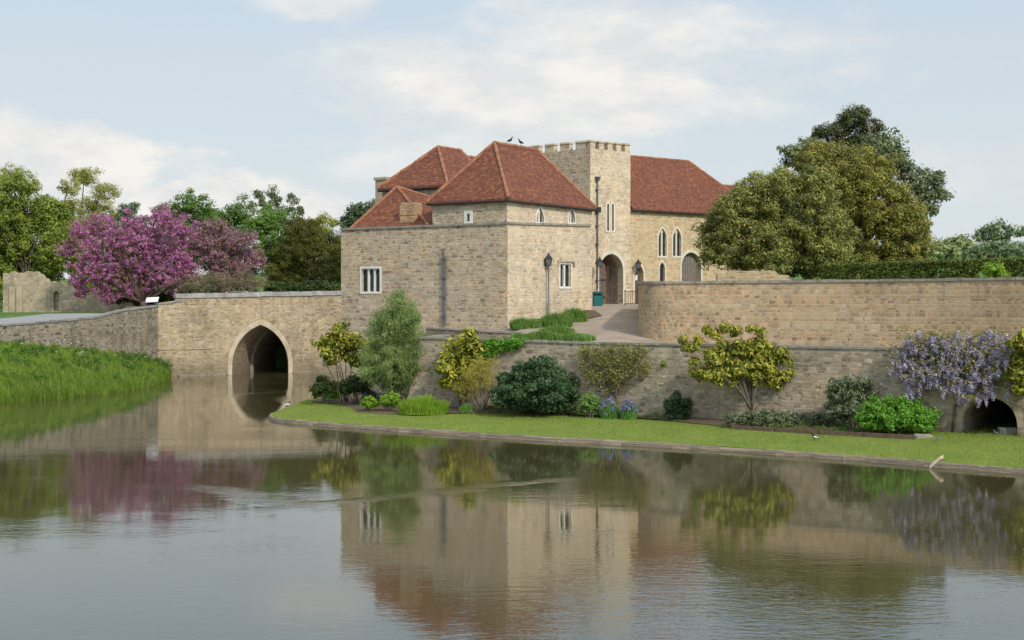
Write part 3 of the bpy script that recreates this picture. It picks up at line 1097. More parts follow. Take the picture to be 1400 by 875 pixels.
# causeway retaining wall
cw = thing('causeway_wall', 'grey weathered stone causeway wall sloping down to the left above the grass bank', 'wall', (*CWxy[3], 0))
mb = MB()
cin = offset_line(CWxy, -0.4)
for i in range(len(CWxy) - 1):
    a, b, c, d_ = CWxy[i + 1], CWxy[i], cin[i], cin[i + 1]
    za, zb = CWZ[i + 1] - 0.1, CWZ[i] - 0.1
    mb.hexa([(*a, -1), (*b, -1), (*c, -1), (*d_, -1)], [(*a, za), (*b, zb), (*c, zb), (*d_, za)])
mb.build('wall_body', M['causeway'], cw)
mb = MB()
co_, ci_ = offset_line(CWxy, 0.06), offset_line(CWxy, -0.46)
for i in range(len(CWxy) - 1):
    za, zb = CWZ[i + 1] - 0.1, CWZ[i] - 0.1
    n_ = 10
    for j in range(n_):
        f0, f1 = j / n_ + 0.004, (j + 1) / n_ - 0.004
        L_ = lambda p, q, f: (p[0] + (q[0] - p[0]) * f, p[1] + (q[1] - p[1]) * f)
        e = 0.012 * rng.normal()
        pts = [L_(co_[i + 1], co_[i], f0), L_(co_[i + 1], co_[i], f1), L_(ci_[i + 1], ci_[i], f1), L_(ci_[i + 1], ci_[i], f0)]
        z0_, z1_ = za + (zb - za) * f0, za + (zb - za) * f1
        mb.hexa([(*pts[0], z0_), (*pts[1], z1_), (*pts[2], z1_), (*pts[3], z0_)], [(*pts[0], z0_ + 0.12 + e), (*pts[1], z1_ + 0.12 + e), (*pts[2], z1_ + 0.12 + e), (*pts[3], z0_ + 0.12 + e)])
mb.build('coping', M['slate'], cw)

# ------------------------------------------------------------------ bridge
BA = at(216, 412, 108.2)
BC = at(394, 412, 114.0)
BR = Plane((BA.x, BA.y), (BC.x - BA.x, BC.y - BA.y))
br = thing('stone_bridge', 'tan stone bridge with one pointed arch over the moat beside the gatehouse', 'bridge', (BA.x + 8, BA.y + 4, 0))
bt0, bt1 = 0.0, BR.at(560, 412)[0]
btop = lambda t: 6.12 + 0.021 * t
a0, _ = BR.at(317, 500)
a1, _ = BR.at(394, 500)
_, azp = BR.at(354, 444)
azs = 0.7
hole = arch(a0, a1, -0.95, azs, azp, 12)
BR.holes.append(hole)
sp = [(bt0, -1.0), (bt1, -1.0), (bt1, btop(bt1)), (BR.at(240, 400)[0], btop(2)), (BR.at(239, 400)[0], 5.95), (BR.at(217, 400)[0], 5.78), (bt0, 5.6)]
mb = MB()
BR.face(mb, sp, 0.02)
# barrel running straight back under the road
bd = Vector((0.10, 1.0)).normalized()
prev = None
inset = arch(a0 + 0.25, a1 - 0.25, -0.95, azs, azp - 0.3, 12)
for ring_, k0, k1 in ((hole, 0.0, 5.2), (inset, 5.2, 12.0)):
    for i in range(len(ring_)):
        a, b = ring_[i], ring_[(i + 1) % len(ring_)]
        if i == 0:
            continue
        q = lambda p, s: (BR.p(*p)[0] + bd.x * s, BR.p(*p)[1] + bd.y * s, p[1])
        mb.quad(q(a, k0), q(a, k1), q(b, k1), q(b, k0))
q2 = lambda p, s: (BR.p(*p)[0] + bd.x * s, BR.p(*p)[1] + bd.y * s, p[1])
for i in range(1, len(hole)):
    j = (i + 1) % len(hole)
    mb.quad(q2(hole[i], 5.2), q2(inset[i], 5.2), q2(inset[j], 5.2), q2(hole[j], 5.2))
# back of the parapet and road slab
back = Plane(BR.O - BR.n * 0.45, BR.u)
mb.quad(back.p(bt0, 5.0), back.p(bt0, 5.5), back.p(bt1, btop(bt1)), back.p(bt1, 5.0))
mb.quad(BR.p(bt0, 5.5), BR.p(bt1, btop(bt1)), back.p(bt1, btop(bt1)), back.p(bt0, 5.5))
mb.quad(BR.p(bt0, -1), BR.p(bt0, 5.5), back.p(bt0, 5.5, -8), back.p(bt0, -1, -8))
mb.build('wall_body', M['bridge'], br)
# dressed chamfered arch ring
rg = MB()
ring(rg, BR, arch(a0, a1, -0.95, azs, azp, 12), arch(a0 - 0.38, a1 + 0.38, -0.95, azs, azp + 0.42, 12), -0.05, 0.06)
rg.build('arch_ring', M['ashring'], br)
rb = MB()
ribp = Plane((BR.O + Vector((bd.x, bd.y)) * 5.1), BR.u)
ring(rb, ribp, arch(a0 + 0.27, a1 - 0.27, -0.95, azs, azp - 0.32, 12), arch(a0 - 0.0, a1 + 0.0, -0.95, azs, azp, 12), -0.3, 0.05)
rb.build('arch_rib', M['coping'], br)
# sloped coping stones
cp = MB()
t_ = BR.at(240, 400)[0]
while t_ < bt1:
    L_ = 0.9 + 0.5 * rng.random()
    e = 0.012 * rng.normal()
    z_ = btop(t_) + e
    b4 = [BR.p(t_, z_, 0.1), BR.p(t_ + L_ - 0.015, z_, 0.1), BR.p(t_ + L_ - 0.015, z_, -0.55), BR.p(t_, z_, -0.55)]
    m4 = [BR.p(t_, z_ + 0.36, -0.14), BR.p(t_ + L_ - 0.015, z_ + 0.38, -0.14), BR.p(t_ + L_ - 0.015, z_ + 0.38, -0.34), BR.p(t_, z_ + 0.36, -0.34)]
    cp.hexa(b4, m4)
    t_ += L_
for s0, s1, z_ in ((0.0, 1.3, 5.62), (1.3, t_ * 0 + 2.0, 5.80)):
    cp.hexa([BR.p(s0, z_, 0.06), BR.p(s1, z_ + 0.1, 0.06), BR.p(s1, z_ + 0.1, -0.5), BR.p(s0, z_, -0.5)], [BR.p(s0, z_ + 0.13, 0.06), BR.p(s1, z_ + 0.23, 0.06), BR.p(s1, z_ + 0.23, -0.5), BR.p(s0, z_ + 0.13, -0.5)])
cp.build('coping', M['slate'], br)
# stepped footing along the water and a ledge string half way
ft = MB()
fb0 = 1.6
pbox(ft, BR, fb0, a0 - 0.35, -1, 0.12, -0.1, 0.22)
ft.build('footing', M['grey'], br)
ft = MB()
pbox(ft, BR, a1 + 0.35, bt1, -1, 0.12, -0.1, 0.22)
ft.build('footing', M['grey'], br)
lg = MB()
pbox(lg, BR, 0.0, BR.at(290, 475)[0], BR.at(240, 478)[1], BR.at(240, 478)[1] + 0.1, -0.05, 0.07)
lg.build('ledge', M['bridge'], br)
# road over the bridge, then fill added to keep the arch dark
mb = MB()
mb.quad(back.p(bt0 - 0.3, 4.93), back.p(bt1, 5.2), back.p(bt1, 5.2, -6.5), back.p(bt0 - 0.3, 4.93, -6.5))
tag(mb.build('bridge_road', M['road']), kind='structure')
mb = MB()
for a_, b_ in ((-1.0, bt1),):
    f0, f1 = back.p(a_, 4.9, -6.5), back.p(b_, 4.9, -6.5)
    mb.prism([f0[:2], f1[:2], (f1[0], 124.8), (f0[0], 124.8)], 4.0, 4.9)
tag(mb.build('arch_dark_cover', M['meadow']), kind='structure')  # land slab run up to the bridge rear, added to shut daylight out
mb = MB()
mb.quad(back.p(a0 - 6, -1, -12.5), back.p(a1 + 9, -1, -12.5), back.p(a1 + 9, 4.5, -12.5), back.p(a0 - 6, 4.5, -12.5))
tag(mb.build('arch_dark_end', M['soil']), kind='structure')  # added panel closing the barrel so the arch stays dark inside

# ------------------------------------------------------------------ gatehouse
gh = thing('gatehouse', 'tan stone gatehouse with red clay tiled roofs and a battlemented square tower', 'building', (C0.x, C0.y, 0))
GL = Plane(tr(12.15, 0), -Lv)            # left face of the low block
GR = Plane(tr(0, 0), Rv)                 # right face
RE = 9.4
# windows of the low block
u0, z0 = GL.at(494.5, 399)
u1, z1 = GL.at(519.5, 367)
window(GL, gh, u0, u1, z0, z1, 3, M['white'], fr=0.11, sur=0.12)
u0, z0 = GR.at(765.5, 392)
u1, z1 = GR.at(780.5, 361.5)
window(GR, gh, u0, u1, z0, z1, 2, M['white'], hood=True, fr=0.14, sur=0.11)
ZP, ZPe = 10.28, 10.58
mb = MB()
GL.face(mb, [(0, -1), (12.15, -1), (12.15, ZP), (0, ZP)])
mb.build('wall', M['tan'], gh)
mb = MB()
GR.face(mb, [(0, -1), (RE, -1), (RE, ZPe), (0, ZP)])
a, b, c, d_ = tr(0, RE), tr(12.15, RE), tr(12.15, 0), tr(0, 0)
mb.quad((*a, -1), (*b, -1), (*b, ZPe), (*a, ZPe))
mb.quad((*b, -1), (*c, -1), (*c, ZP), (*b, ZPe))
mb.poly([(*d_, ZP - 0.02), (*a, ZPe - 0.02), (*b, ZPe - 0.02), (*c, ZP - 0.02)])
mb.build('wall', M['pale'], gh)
# stone string along the parapet
mb = MB()
pbox(mb, GL, -0.05, 12.15, ZP - 0.03, ZP + 0.10, -0.3, 0.09)
mb.hexa([GR.p(0.0, ZP - 0.03, 0.09), GR.p(RE, ZPe - 0.03, 0.09), GR.p(RE, ZPe - 0.03, -0.3), GR.p(0.3, ZP - 0.03, -0.3)],
        [GR.p(0.0, ZP + 0.10, 0.09), GR.p(RE, ZPe + 0.10, 0.09), GR.p(RE, ZPe + 0.10, -0.3), GR.p(0.3, ZP + 0.10, -0.3)])
mb.build('string_course', M['coping'], gh)

# upper storey of the front block
UL = Plane(tr(5.3, 0.08), -Lv)
UR = Plane(tr(0.08, 0.08), Rv)
UE = 9.7
ZE = 11.72
for pa, pb in (((733, 303.5), (743.5, 284)), ((777, 304), (786, 285.5))):
    u0, z0 = UR.at(*pa)
    u1, z1 = UR.at(*pb)
    window(UR, gh, u0, u1, z0, z1, 2, M['white'], True, fr=0.13, sur=0.08)
u0, z0 = UL.at(638.5, 303)
u1, z1 = UL.at(642.5, 292)
window(UL, gh, u0, u1, z0, z1, 1, M['white'], fr=0.1, sur=0.2)
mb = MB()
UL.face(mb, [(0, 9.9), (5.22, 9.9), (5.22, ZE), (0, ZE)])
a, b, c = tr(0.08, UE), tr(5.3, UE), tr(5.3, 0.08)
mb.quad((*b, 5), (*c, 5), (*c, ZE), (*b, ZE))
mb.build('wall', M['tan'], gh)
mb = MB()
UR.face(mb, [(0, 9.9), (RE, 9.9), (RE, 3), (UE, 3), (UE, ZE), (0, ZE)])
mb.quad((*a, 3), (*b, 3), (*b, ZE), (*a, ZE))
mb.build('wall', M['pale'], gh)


def half_tube(mb, a, b, r=0.11, step=0.34):
    """run of half-round ridge tiles from a to b"""
    a, b = Vector(a), Vector(b)
    L = (b - a).length
    n_ = max(1, int(L / step))
    for i in range(n_):
        p, q = a.lerp(b, i / n_), a.lerp(b, (i + 1.08) / n_)
        rr = r * (1 + 0.07 * rng.normal())
        mb.tube([p, q], [rr * 1.06, rr * 0.94], 8, True)


def roof(faces, hips, eaves=(), name='roof', gut=True):
    """tiled roof: slabs 0.12 thick, ridge and hip tiles, dark gutter along the eaves"""
    mb = MB()
    for f in faces:
        f = [Vector(p) for p in f]
        nn = (f[1] - f[0]).cross(f[2] - f[0]).normalized()
        if nn.z < 0:
            f = f[::-1]
            nn = -nn
        # split into strips so that each course line can sag a little
        mb.poly(f)
        lo = [p - Vector((0, 0, 0.13)) for p in f]
        mb.poly(lo[::-1])
        for i in range(len(f)):
            j = (i + 1) % len(f)
            if abs(f[i].z - f[j].z) < 0.05:
                mb.quad(lo[i], lo[j], f[j], f[i])
    o = mb.build(name, M['tile'], gh)
    if hips:
        h = MB()
        for a, b in hips:
            half_tube(h, a, b)
        h.build('ridge_tiles', M['ridge'], o)
    if eaves:
        g = MB()
        for a, b in eaves:
            a, b = Vector(a) - Vector((0, 0, 0.16)), Vector(b) - Vector((0, 0, 0.16))
            g.tube([a, b], 0.055, 8)
        g.build('gutter', M['iron'], o)
    return o


def T3(t, r, z):
    q = tr(t, r)
    return (*q, z)


def hip_roof(t0, t1, r0, r1, ze, zr, oh=0.28, ends=(1, 1)):
    """ridge runs along r; hips at both ends"""
    t0, t1, r0, r1 = t0 - oh, t1 + oh, r0 - oh, r1 + oh
    tm, hw = (t0 + t1) / 2, (t1 - t0) / 2
    A, B, C, D = T3(t0, r0, ze), T3(t1, r0, ze), T3(t1, r1, ze), T3(t0, r1, ze)
    P, Q = T3(tm, r0 + hw * ends[0], zr), T3(tm, r1 - hw * ends[1], zr)
    fs = [(A, B, P), (B, C, Q, P), (C, D, Q), (D, A, P, Q)]
    return roof(fs, [(A, P), (B, P), (P, Q), (C, Q), (D, Q)], [(A, B), (B, C), (C, D), (D, A)])


hip_roof(0.08, 5.3, 0.08, UE - 0.05, ZE, 15.28, 0.24, (1.0, 0.86))

# rear block, same frame
ZB = 13.08
RB0 = 4.0
mb = MB()
for a, b in (((12.1, RB0), (7.0, RB0)), ((7.0, RB0), (7.0, 18)), ((7.0, 18), (12.1, 18)), ((12.1, 18), (12.1, RB0))):
    a, b = tr(*a), tr(*b)
    mb.quad((*a, 3), (*b, 3), (*b, ZB), (*a, ZB))
mb.build('wall', M['tan'], gh)
hip_roof(7.05, 12.1, RB0, 8.9, ZB, 15.8, 0.22, (1, 0))
# long rear range running back to the tower
A, B, C, D = T3(6.8, 9.0, 13.0), T3(12.3, 9.0, 13.0), T3(12.3, 20, 13.0), T3(6.8, 20, 13.0)
P, Q = T3(9.55, 9.1, 15.45), T3(9.55, 20, 15.45)
roof([(B, C, Q, P), (D, A, P, Q), (A, B, P)], [(P, Q)], [(B, C), (D, A)])
mb = MB()
for a, b in (((7.05, 8.7), (7.05, 20)), ((12.05, 20), (12.05, 8.7)), ((12.05, 8.7), (7.05, 8.7)), ((7.05, 20), (12.05, 20))):
    a, b = tr(*a), tr(*b)
    mb.quad((*a, 3), (*b, 3), (*b, 12.95), (*a, 12.95))
mb.build('wall', M['tan'], gh)
# low roof over the left wing, behind the parapet
A, B, P_, Cc, Dd = T3(11.65, 0.3, 10.36), T3(5.75, 0.3, 10.36), T3(10.0, 2.8, 13.0), T3(5.32, 4.0, 11.1), T3(12.0, 4.2, 10.4)
mid = T3(7.9, 3.55, 12.28)
B2 = T3(5.32, 0.6, 10.36)
roof([(A, B, P_), (B, B2, Cc, mid), (B, mid, P_), (Dd, A, P_), (P_, mid, Cc), (Dd, P_, Cc)][:4], [(A, P_), (B, P_)])
rt = MB()
half_tube(rt, P_, mid, 0.1)
half_tube(rt, mid, Cc, 0.1)
rt.build('ridge_tiles', M['ridge'], gh)
# brick chimney on the left wing
c0 = GL.at(557, 300)
ch = MB()
q = Plane(GL.O - GL.n * 0.55, GL.u)
cu0, cz0 = q.at(546.5, 307)
cu1, cz1 = q.at(567, 276)
pbox(ch, q, cu0, cu1, cz0 - 0.3, cz1 - 0.12, -0.75, 0.0)
pbox(ch, q, cu0 + 0.05, cu1 - 0.05, cz1 - 0.12, cz1, -0.7, -0.05)
cho = ch.build('chimney', M['brick'], gh)
ch = MB()
pbox(ch, q, cu0 - 0.02, cu1 + 0.02, cz0 + 0.55, cz0 + 0.63, -0.77, 0.03)
ch.build('chimney_band', M['brick'], cho)
# square stone stack behind the rear roof
st = MB()
s0 = at(525.5, 258, 90.5)
for (w_, za, zb) in ((0.42, 9, s0.z + 0.55), (0.5, s0.z + 0.55, s0.z + 0.72)):
    pts = [(s0.x + Rv.x * e * w_ - Lv.x * g * w_, s0.y + Rv.y * e * w_ - Lv.y * g * w_) for e, g in ((-1, -1), (-1, 1), (1, 1), (1, -1))]
    area = sum(pts[i][0] * pts[(i + 1) % 4][1] - pts[(i + 1) % 4][0] * pts[i][1] for i in range(4))
    st.prism(pts if area > 0 else pts[::-1], za, zb)
st.build('chimney', M['ruin'], gh)


def downpipe(pl, px, y0, y1, hopper=True, off=0.12, mat='pipe', collars=5):
    t, zt = pl.at(px, y0)
    _, zb = pl.at(px, y1)
    mb = MB()
    mb.tube([pl.p(t, zb, off), pl.p(t, zt, off)], 0.055, 8)
    o = mb.build('downpipe', M[mat], gh)
    for i in range(collars):
        c = MB()
        z = zb + (zt - zb) * (i + 0.5) / collars
        pbox(c, pl, t - 0.13, t + 0.13, z - 0.05, z + 0.05, 0.0, off + 0.07)
        c.build('bracket', M[mat], o)
    if hopper:
        h = MB()
        w0, w1 = 0.09, 0.19
        h.hexa([pl.p(t - w0, zt - 0.05, off + w0), pl.p(t + w0, zt - 0.05, off + w0), pl.p(t + w0, zt - 0.05, 0.02), pl.p(t - w0, zt - 0.05, 0.02)],
               [pl.p(t - w1, zt + 0.28, off + w1), pl.p(t + w1, zt + 0.28, off + w1), pl.p(t + w1, zt + 0.28, 0.02), pl.p(t - w1, zt + 0.28, 0.02)])
        h.build('hopper', M[mat], o)
    return o


downpipe(GL, 607.5, 341, 446, False, collars=4)
t607, z607 = GL.at(610, 350)
mb = MB()
mb.tube([GL.p(t607, GL.at(610, 446)[1], 0.1), GL.p(t607, z607, 0.1)], 0.035, 6)
mb.build('downpipe', M['pipe'], gh)

# tower
T0 = Vector((107 * 103 / FPX, 103.0))
R2 = Vector((0.784, 0.62)).normalized()
L2 = Vector((-0.75, 0.66)).normalized()
TF = Plane(T0, R2)
TL = Plane(T0 + L2 * 6.0, -L2)
TW = TF.at(862, 412)[0]
_, ZT = TF.at(808, 203)
ga0, gz0 = TF.at(819.5, 416)
ga1, _ = TF.at(851.5, 416)
_, gza = TF.at(836, 347)
_, gzs = TF.at(836, 370)
gate = arch(ga0, ga1, 5.2, gzs, gza, 10)
TF.holes.append(gate)
for px0, px1 in ((829.6, 832.6), (836.2, 839.0)):
    u0, z0 = TF.at(px0, 315.5)
    u1, z1 = TF.at(px1, 278)
    window(TF, gh, u0, u1, z0, z1, 1, M['white'], True, fr=0.1, sur=0.08)
mb = MB()
TF.face(mb, [(0, 3), (TW, 3), (TW, ZT), (0, ZT)], 0.6)
b0, b1 = TF.p(TW, 0, -6.2)[:2], TF.p(0, 0)[:2]
lb = TL.p(0, 0)[:2]
mb.quad((*TF.p(TW, 0)[:2], 3), (*b0, 3), (*b0, ZT), (*TF.p(TW, 0)[:2], ZT))
mb.quad((*b0, 3), (*lb, 3), (*lb, ZT), (*b0, ZT))
mb.poly([(*b1, ZT - 0.7), (*TF.p(TW, 0)[:2], ZT - 0.7), (*b0, ZT - 0.7), (*lb, ZT - 0.7)])
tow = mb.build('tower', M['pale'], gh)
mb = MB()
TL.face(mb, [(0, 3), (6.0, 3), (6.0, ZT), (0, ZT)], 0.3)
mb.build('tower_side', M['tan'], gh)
mb = MB()
cpm = MB()


def merlons(pl, n_, length, wid, start, zb, h=0.5):
    step = length / n_
    for i in range(n_):
        a = start + i * step
        pbox(mb, pl, a, a + wid, zb - 0.02, zb + h, -0.42, 0.0)
        cpm.hexa([pl.p(a - 0.06, zb + h, 0.07), pl.p(a + wid + 0.06, zb + h, 0.07), pl.p(a + wid + 0.06, zb + h, -0.5), pl.p(a - 0.06, zb + h, -0.5)],
                 [pl.p(a, zb + h + 0.14, -0.02), pl.p(a + wid, zb + h + 0.14, -0.02), pl.p(a + wid, zb + h + 0.14, -0.42), pl.p(a, zb + h + 0.14, -0.42)])


merlons(TF, 5, TW + 0.3, 0.5, 0.0, ZT)
merlons(TL, 4, 6.0, 0.9, 0.1, ZT)
merlons(Plane(TF.p(TW, 0)[:2], -TF.n), 5, 6.4, 0.62, 0.6, ZT)
bo = mb.build('battlement', M['pale'], gh)
cpm.build('merlon_cap', M['ashold'], bo)
# gate passage: stone sides, dark timber doors folded back
rv = MB()
ring(rv, TF, gate, arch(ga0 - 0.22, ga1 + 0.22, 5.2, gzs, gza + 0.25, 10), -0.02, 0.05)
rv.build('arch_ring', M['ash'], gh)
pv = MB()
bk = Plane(TF.O - TF.n * 0.6, TF.u)
g2 = arch(ga0 - 0.25, ga1 + 0.05, 5.2, gzs, gza + 0.1, 10)
for i in range(len(g2)):
    a, b = g2[i], g2[(i + 1) % len(g2)]
    pv.quad(bk.p(*a), bk.p(*a, -5.0), bk.p(*b, -5.0), bk.p(*b))
pv.build('gate_passage', M['ruin'], gh)
gd = MB()
dw = Plane(TF.O - TF.n * 0.85, TF.u)
plate(gd, dw, arch(ga0 - 0.2, ga0 + (ga1 - ga0) * 0.62, 5.25, gzs - 0.3, gza - 0.15, 8), 0.0)
for i in range(7):
    x_ = ga0 + 0.12 + i * 0.24
    pbox(gd, dw, x_, x_ + 0.05, 5.4, gzs + 0.4, 0.0, 0.05)
gdo = gd.build('door', M['oak'], gh)
for z_ in (6.2, 7.5):
    gs = MB()
    pbox(gs, dw, ga0 - 0.1, ga0 + (ga1 - ga0) * 0.55, z_, z_ + 0.08, 0.05, 0.09)
    gs.build('door_strap', M['iron'], gdo)
gb = MB()
plate(gb, Plane(TF.O - TF.n * 5.5, TF.u), [(ga0 - 1, 5), (ga1 + 1.5, 5), (ga1 + 1.5, gza + 0.5), (ga0 - 1, gza + 0.5)], 0.0)
gb.build('passage_end', M['ruin'], gh)
downpipe(TF, 815.5, 247, 396, True, collars=6)
hh_ = MB()
t815, z815 = TF.at(815.5, 286)
pbox(hh_, TF, t815 - 0.2, t815 + 0.2, z815 - 0.25, z815 + 0.15, 0.02, 0.3)
hh_.build('rain_hopper', M['iron'], gh)

# right wing
WG = Plane(TF.p(TW, 0, -0.06)[:2], R2)
WL = 11.4
_, ZW = WG.at(862.5, 285)
_, ZWR = 0, 17.5
for px0, px1, y0, y1 in ((900.2, 911, 350, 312.5), (919.8, 931, 350, 312.5)):
    u0, z0 = WG.at(px0, y0)
    u1, z1 = WG.at(px1, y1)
    window(WG, gh, u0, u1, z0, z1, 2, M['ash'], True, fr=0.16, sur=0.14)
u0, z0 = WG.at(901.5, 385)
u1, z1 = WG.at(908.8, 358.5)
window(WG, gh, u0, u1, z0, z1, 1, M['ash'], True, fr=0.1, sur=0.13)
sd0, _ = WG.at(867.5, 414)
sd1, _ = WG.at(879.5, 414)
_, sda = WG.at(874, 362)
small = arch(sd0, sd1, 5.5, sda - 0.75, sda, 8)
WG.holes.append(small)
bd0, _ = WG.at(931.5, 385)
bd1, _ = WG.at(958, 385)
_, bda = WG.at(945, 353)
_, bds = WG.at(945, 364)
big = arch(bd0, bd1, 5.5, bds, bda, 8)
WG.holes.append(big)
mb = MB()
WG.face(mb, [(0, 3), (WL + 3, 3), (WL + 3, ZW), (0, ZW)], 0.45)
e0, e1 = WG.p(WL + 3, 0)[:2], WG.p(WL + 3, 0, -8)[:2]
mb.quad((*e0, 3), (*e1, 3), (*e1, ZW), (*e0, ZW))
e2 = WG.p(0, 0, -8)[:2]
mb.quad((*e1, 3), (*e2, 3), (*e2, ZW), (*e1, ZW))
mb.build('wall', M['wing'], gh)


def WP(t, back, z):
    return WG.p(t, z, -back)


ow = 0.3
A, B, C, D = WP(0, -ow, ZW), WP(WL + 3 + ow, -ow, ZW), WP(WL + 3 + ow, 8 + ow, ZW), WP(0, 8 + ow, ZW)
P, Q = WP(0, 4, ZWR), WP(WL - 1.0, 4, ZWR)
roof([(A, B, Q, P), (B, C, Q), (C, D, P, Q)], [(P, Q), (B, Q), (C, Q)], [(A, B)])
# small roof further right behind
A, B, C, D = WP(WL + 3.2, 2, 13.2), WP(WL + 10, 2, 13.2), WP(WL + 10, 9, 13.2), WP(WL + 3.2, 9, 13.2)
P, Q = WP(WL + 3.2, 5.5, 15.9), WP(WL + 8, 5.5, 15.9)
roof([(A, B, Q, P), (B, C, Q), (C, D, P, Q)], [(P, Q)], [])
mb = MB()
pbox(mb, WG, WL + 3.1, WL + 9.8, 5.5, 13.1, -8.6, -2.2)
mb.build('wall', M['wing'], gh)
# doors of the right wing
for outl, key, nm in ((small, 'oak', 'door'), (big, 'oakpale', 'door')):
    fr_ = MB()
    xs = [p[0] for p in outl]
    za_ = max(p[1] for p in outl)
    o2 = arch(min(xs) - 0.17, max(xs) + 0.17, 5.5, (sda - 0.75) if nm and outl is small else bds, za_ + 0.2, 8)
    ring(fr_, WG, outl, o2, -0.02, 0.045)
    fr_.build('door_surround', M['ash'], gh)
    dd = MB()
    plate(dd, WG, outl, -0.36)
    for i in range(9):
        x_ = min(xs) + (max(xs) - min(xs)) * (i + 0.5) / 9
        zt_ = za_ - 0.25 - abs(i - 4) / 4.5 * (za_ - (sda - 0.75 if outl is small else bds))
        pbox(dd, WG, x_ - 0.03, x_ + 0.03, 5.6, max(zt_, 6.0), -0.36, -0.325)
    do = dd.build(nm, M[key], gh)
    hd = MB()
    pbox(hd, WG, max(xs) - 0.35, max(xs) - 0.25, 6.75, 6.87, -0.36, -0.28)
    hd.build('handle', M['iron'], do)
pn = MB()
u_, z_ = WG.at(870.3, 383)
u2_, z2_ = WG.at(875.3, 376)
pbox(pn, WG, u_, u2_, z_, z2_, -0.32, -0.30)
tag(pn.build('notice', M['paper']), 'white paper notice pinned to the small arched door', 'notice')


# ------------------------------------------------------------------ upper (terrace) wall with rounded end
uw = thing('terrace_wall', 'tall tan coursed stone terrace wall with a rounded left end above the drive', 'wall', (15, 70, 3))
UWs = densify(smooth_line(UW, 3), 0.7)
UWs = [(8.3, 88.0), (7.6, 82), (7.0, 77)] + UWs
uz = [6.93 + 0.005 * max(0, p[0] - 7) for p in UWs]
mb = MB()
fo = UWs
fi = offset_line(UWs, 0.55)
for i in range(len(fo) - 1):
    mb.quad((*fo[i], 1.8), (*fo[i + 1], 1.8), (*fo[i + 1], uz[i + 1] - 0.12), (*fo[i], uz[i] - 0.12))
    mb.quad((*fi[i + 1], 4.5), (*fi[i], 4.5), (*fi[i], uz[i] - 0.12), (*fi[i + 1], uz[i + 1] - 0.12))
mb.build('wall_body', M['upper'], uw, False)
mb = MB()
c0_, c1_ = offset_line(UWs, -0.07), offset_line(UWs, 0.6)
for i in range(len(fo) - 1):
    e = 0.012 * rng.normal()
    za, zb = uz[i] - 0.12, uz[i + 1] - 0.12
    g = lambda p, q, f: (p[0] + (q[0] - p[0]) * f, p[1] + (q[1] - p[1]) * f)
    a, b = g(c0_[i], c0_[i + 1], 0.01), g(c0_[i], c0_[i + 1], 0.99)
    c, d_ = g(c1_[i], c1_[i + 1], 0.99), g(c1_[i], c1_[i + 1], 0.01)
    mb.hexa([(*a, za), (*b, zb), (*c, zb), (*d_, za)], [(*a, za + 0.13 + e), (*b, zb + 0.13 + e), (*c, zb + 0.13 + e), (*d_, za + 0.13 + e)])
mb.build('coping', M['coping'], uw)

# ------------------------------------------------------------------ lower retaining wall with the tunnel mouth
rw = thing('retaining_wall', 'weathered grey rubble retaining wall along the back of the planted lawn', 'wall', (*RW.p(13, 0)[:2], 0.5))
_, RZ = RW.at(890, 471.5)
RZ = 3.86
ta0, _ = RW.at(1316, 592)
ta1, _ = RW.at(1391, 592)
_, taz = RW.at(1353, 546)
_, tas = RW.at(1353, 580)
tun = arch(ta0, ta1, 0.2, tas, taz, 10)
RW.holes.append(tun)
RLn = 46.0
bat = 0.75                               # the foot leans out at the left end


def rz(t):
    return RZ + 0.10 * max(0, 1 - t / 9)


mb = MB()
RW.face(mb, [(0, 0), (RLn, 0), (RLn, RZ), (9, RZ), (0, rz(0))], 0.02)
for i in range(len(tun)):
    if i == 0:
        continue
    a, b = tun[i], tun[(i + 1) % len(tun)]
    mb.quad(RW.p(*a), RW.p(*a, -16), RW.p(*b, -16), RW.p(*b))
plate(mb, Plane(RW.O - RW.n * 16, RW.u), tun, 0.0)
# left return back to the building, battered corner
ret = tr(3.3, -0.05)
wl = RW.p(0, 0)[:2]
mb.hexa([(wl[0] - 0.85, wl[1] + 0.45, 0), RW.p(0.0, 0, 0.003), RW.p(0.5, 0, -0.5), (ret[0] - 0.9, ret[1], 0)],
        [(wl[0] - 0.05, wl[1] + 0.05, rz(0)), RW.p(0.0, rz(0), 0.003), RW.p(0.45, rz(0), -0.5), (ret[0] - 0.3, ret[1], rz(0) + 0.1)])
mb.quad(RW.p(RLn, RZ, -0.5), RW.p(0, rz(0), -0.5), RW.p(0, 2, -0.5), RW.p(RLn, 2, -0.5))
mb.build('wall_body', M['grey'], rw)
mb = MB()
t_ = -0.1
while t_ < RLn:
    L_ = 0.8 + 0.5 * rng.random()
    e = 0.01 * rng.normal()
    pbox(mb, RW, t_, t_ + L_ - 0.012, rz(t_) - 0.005, rz(t_) + 0.10 + e, -0.5, 0.06)
    t_ += L_
p0, p1 = Vector(RW.p(0, 0, 0.0)[:2]), Vector((ret[0] - 0.1, ret[1]))
dn = (p1 - p0).normalized()
pr = Plane(p1, -dn)
pbox(mb, pr, 0.0, (p1 - p0).length - 0.05, rz(0) + 0.004, rz(0) + 0.115, -0.42, 0.05)
mb.build('coping', M['coping'], rw)
mb = MB()
ring(mb, RW, tun, arch(ta0 - 0.24, ta1 + 0.24, 0.2, tas, taz + 0.22, 10), -0.02, 0.02)
mb.build('arch_ring', M['grey'], rw)
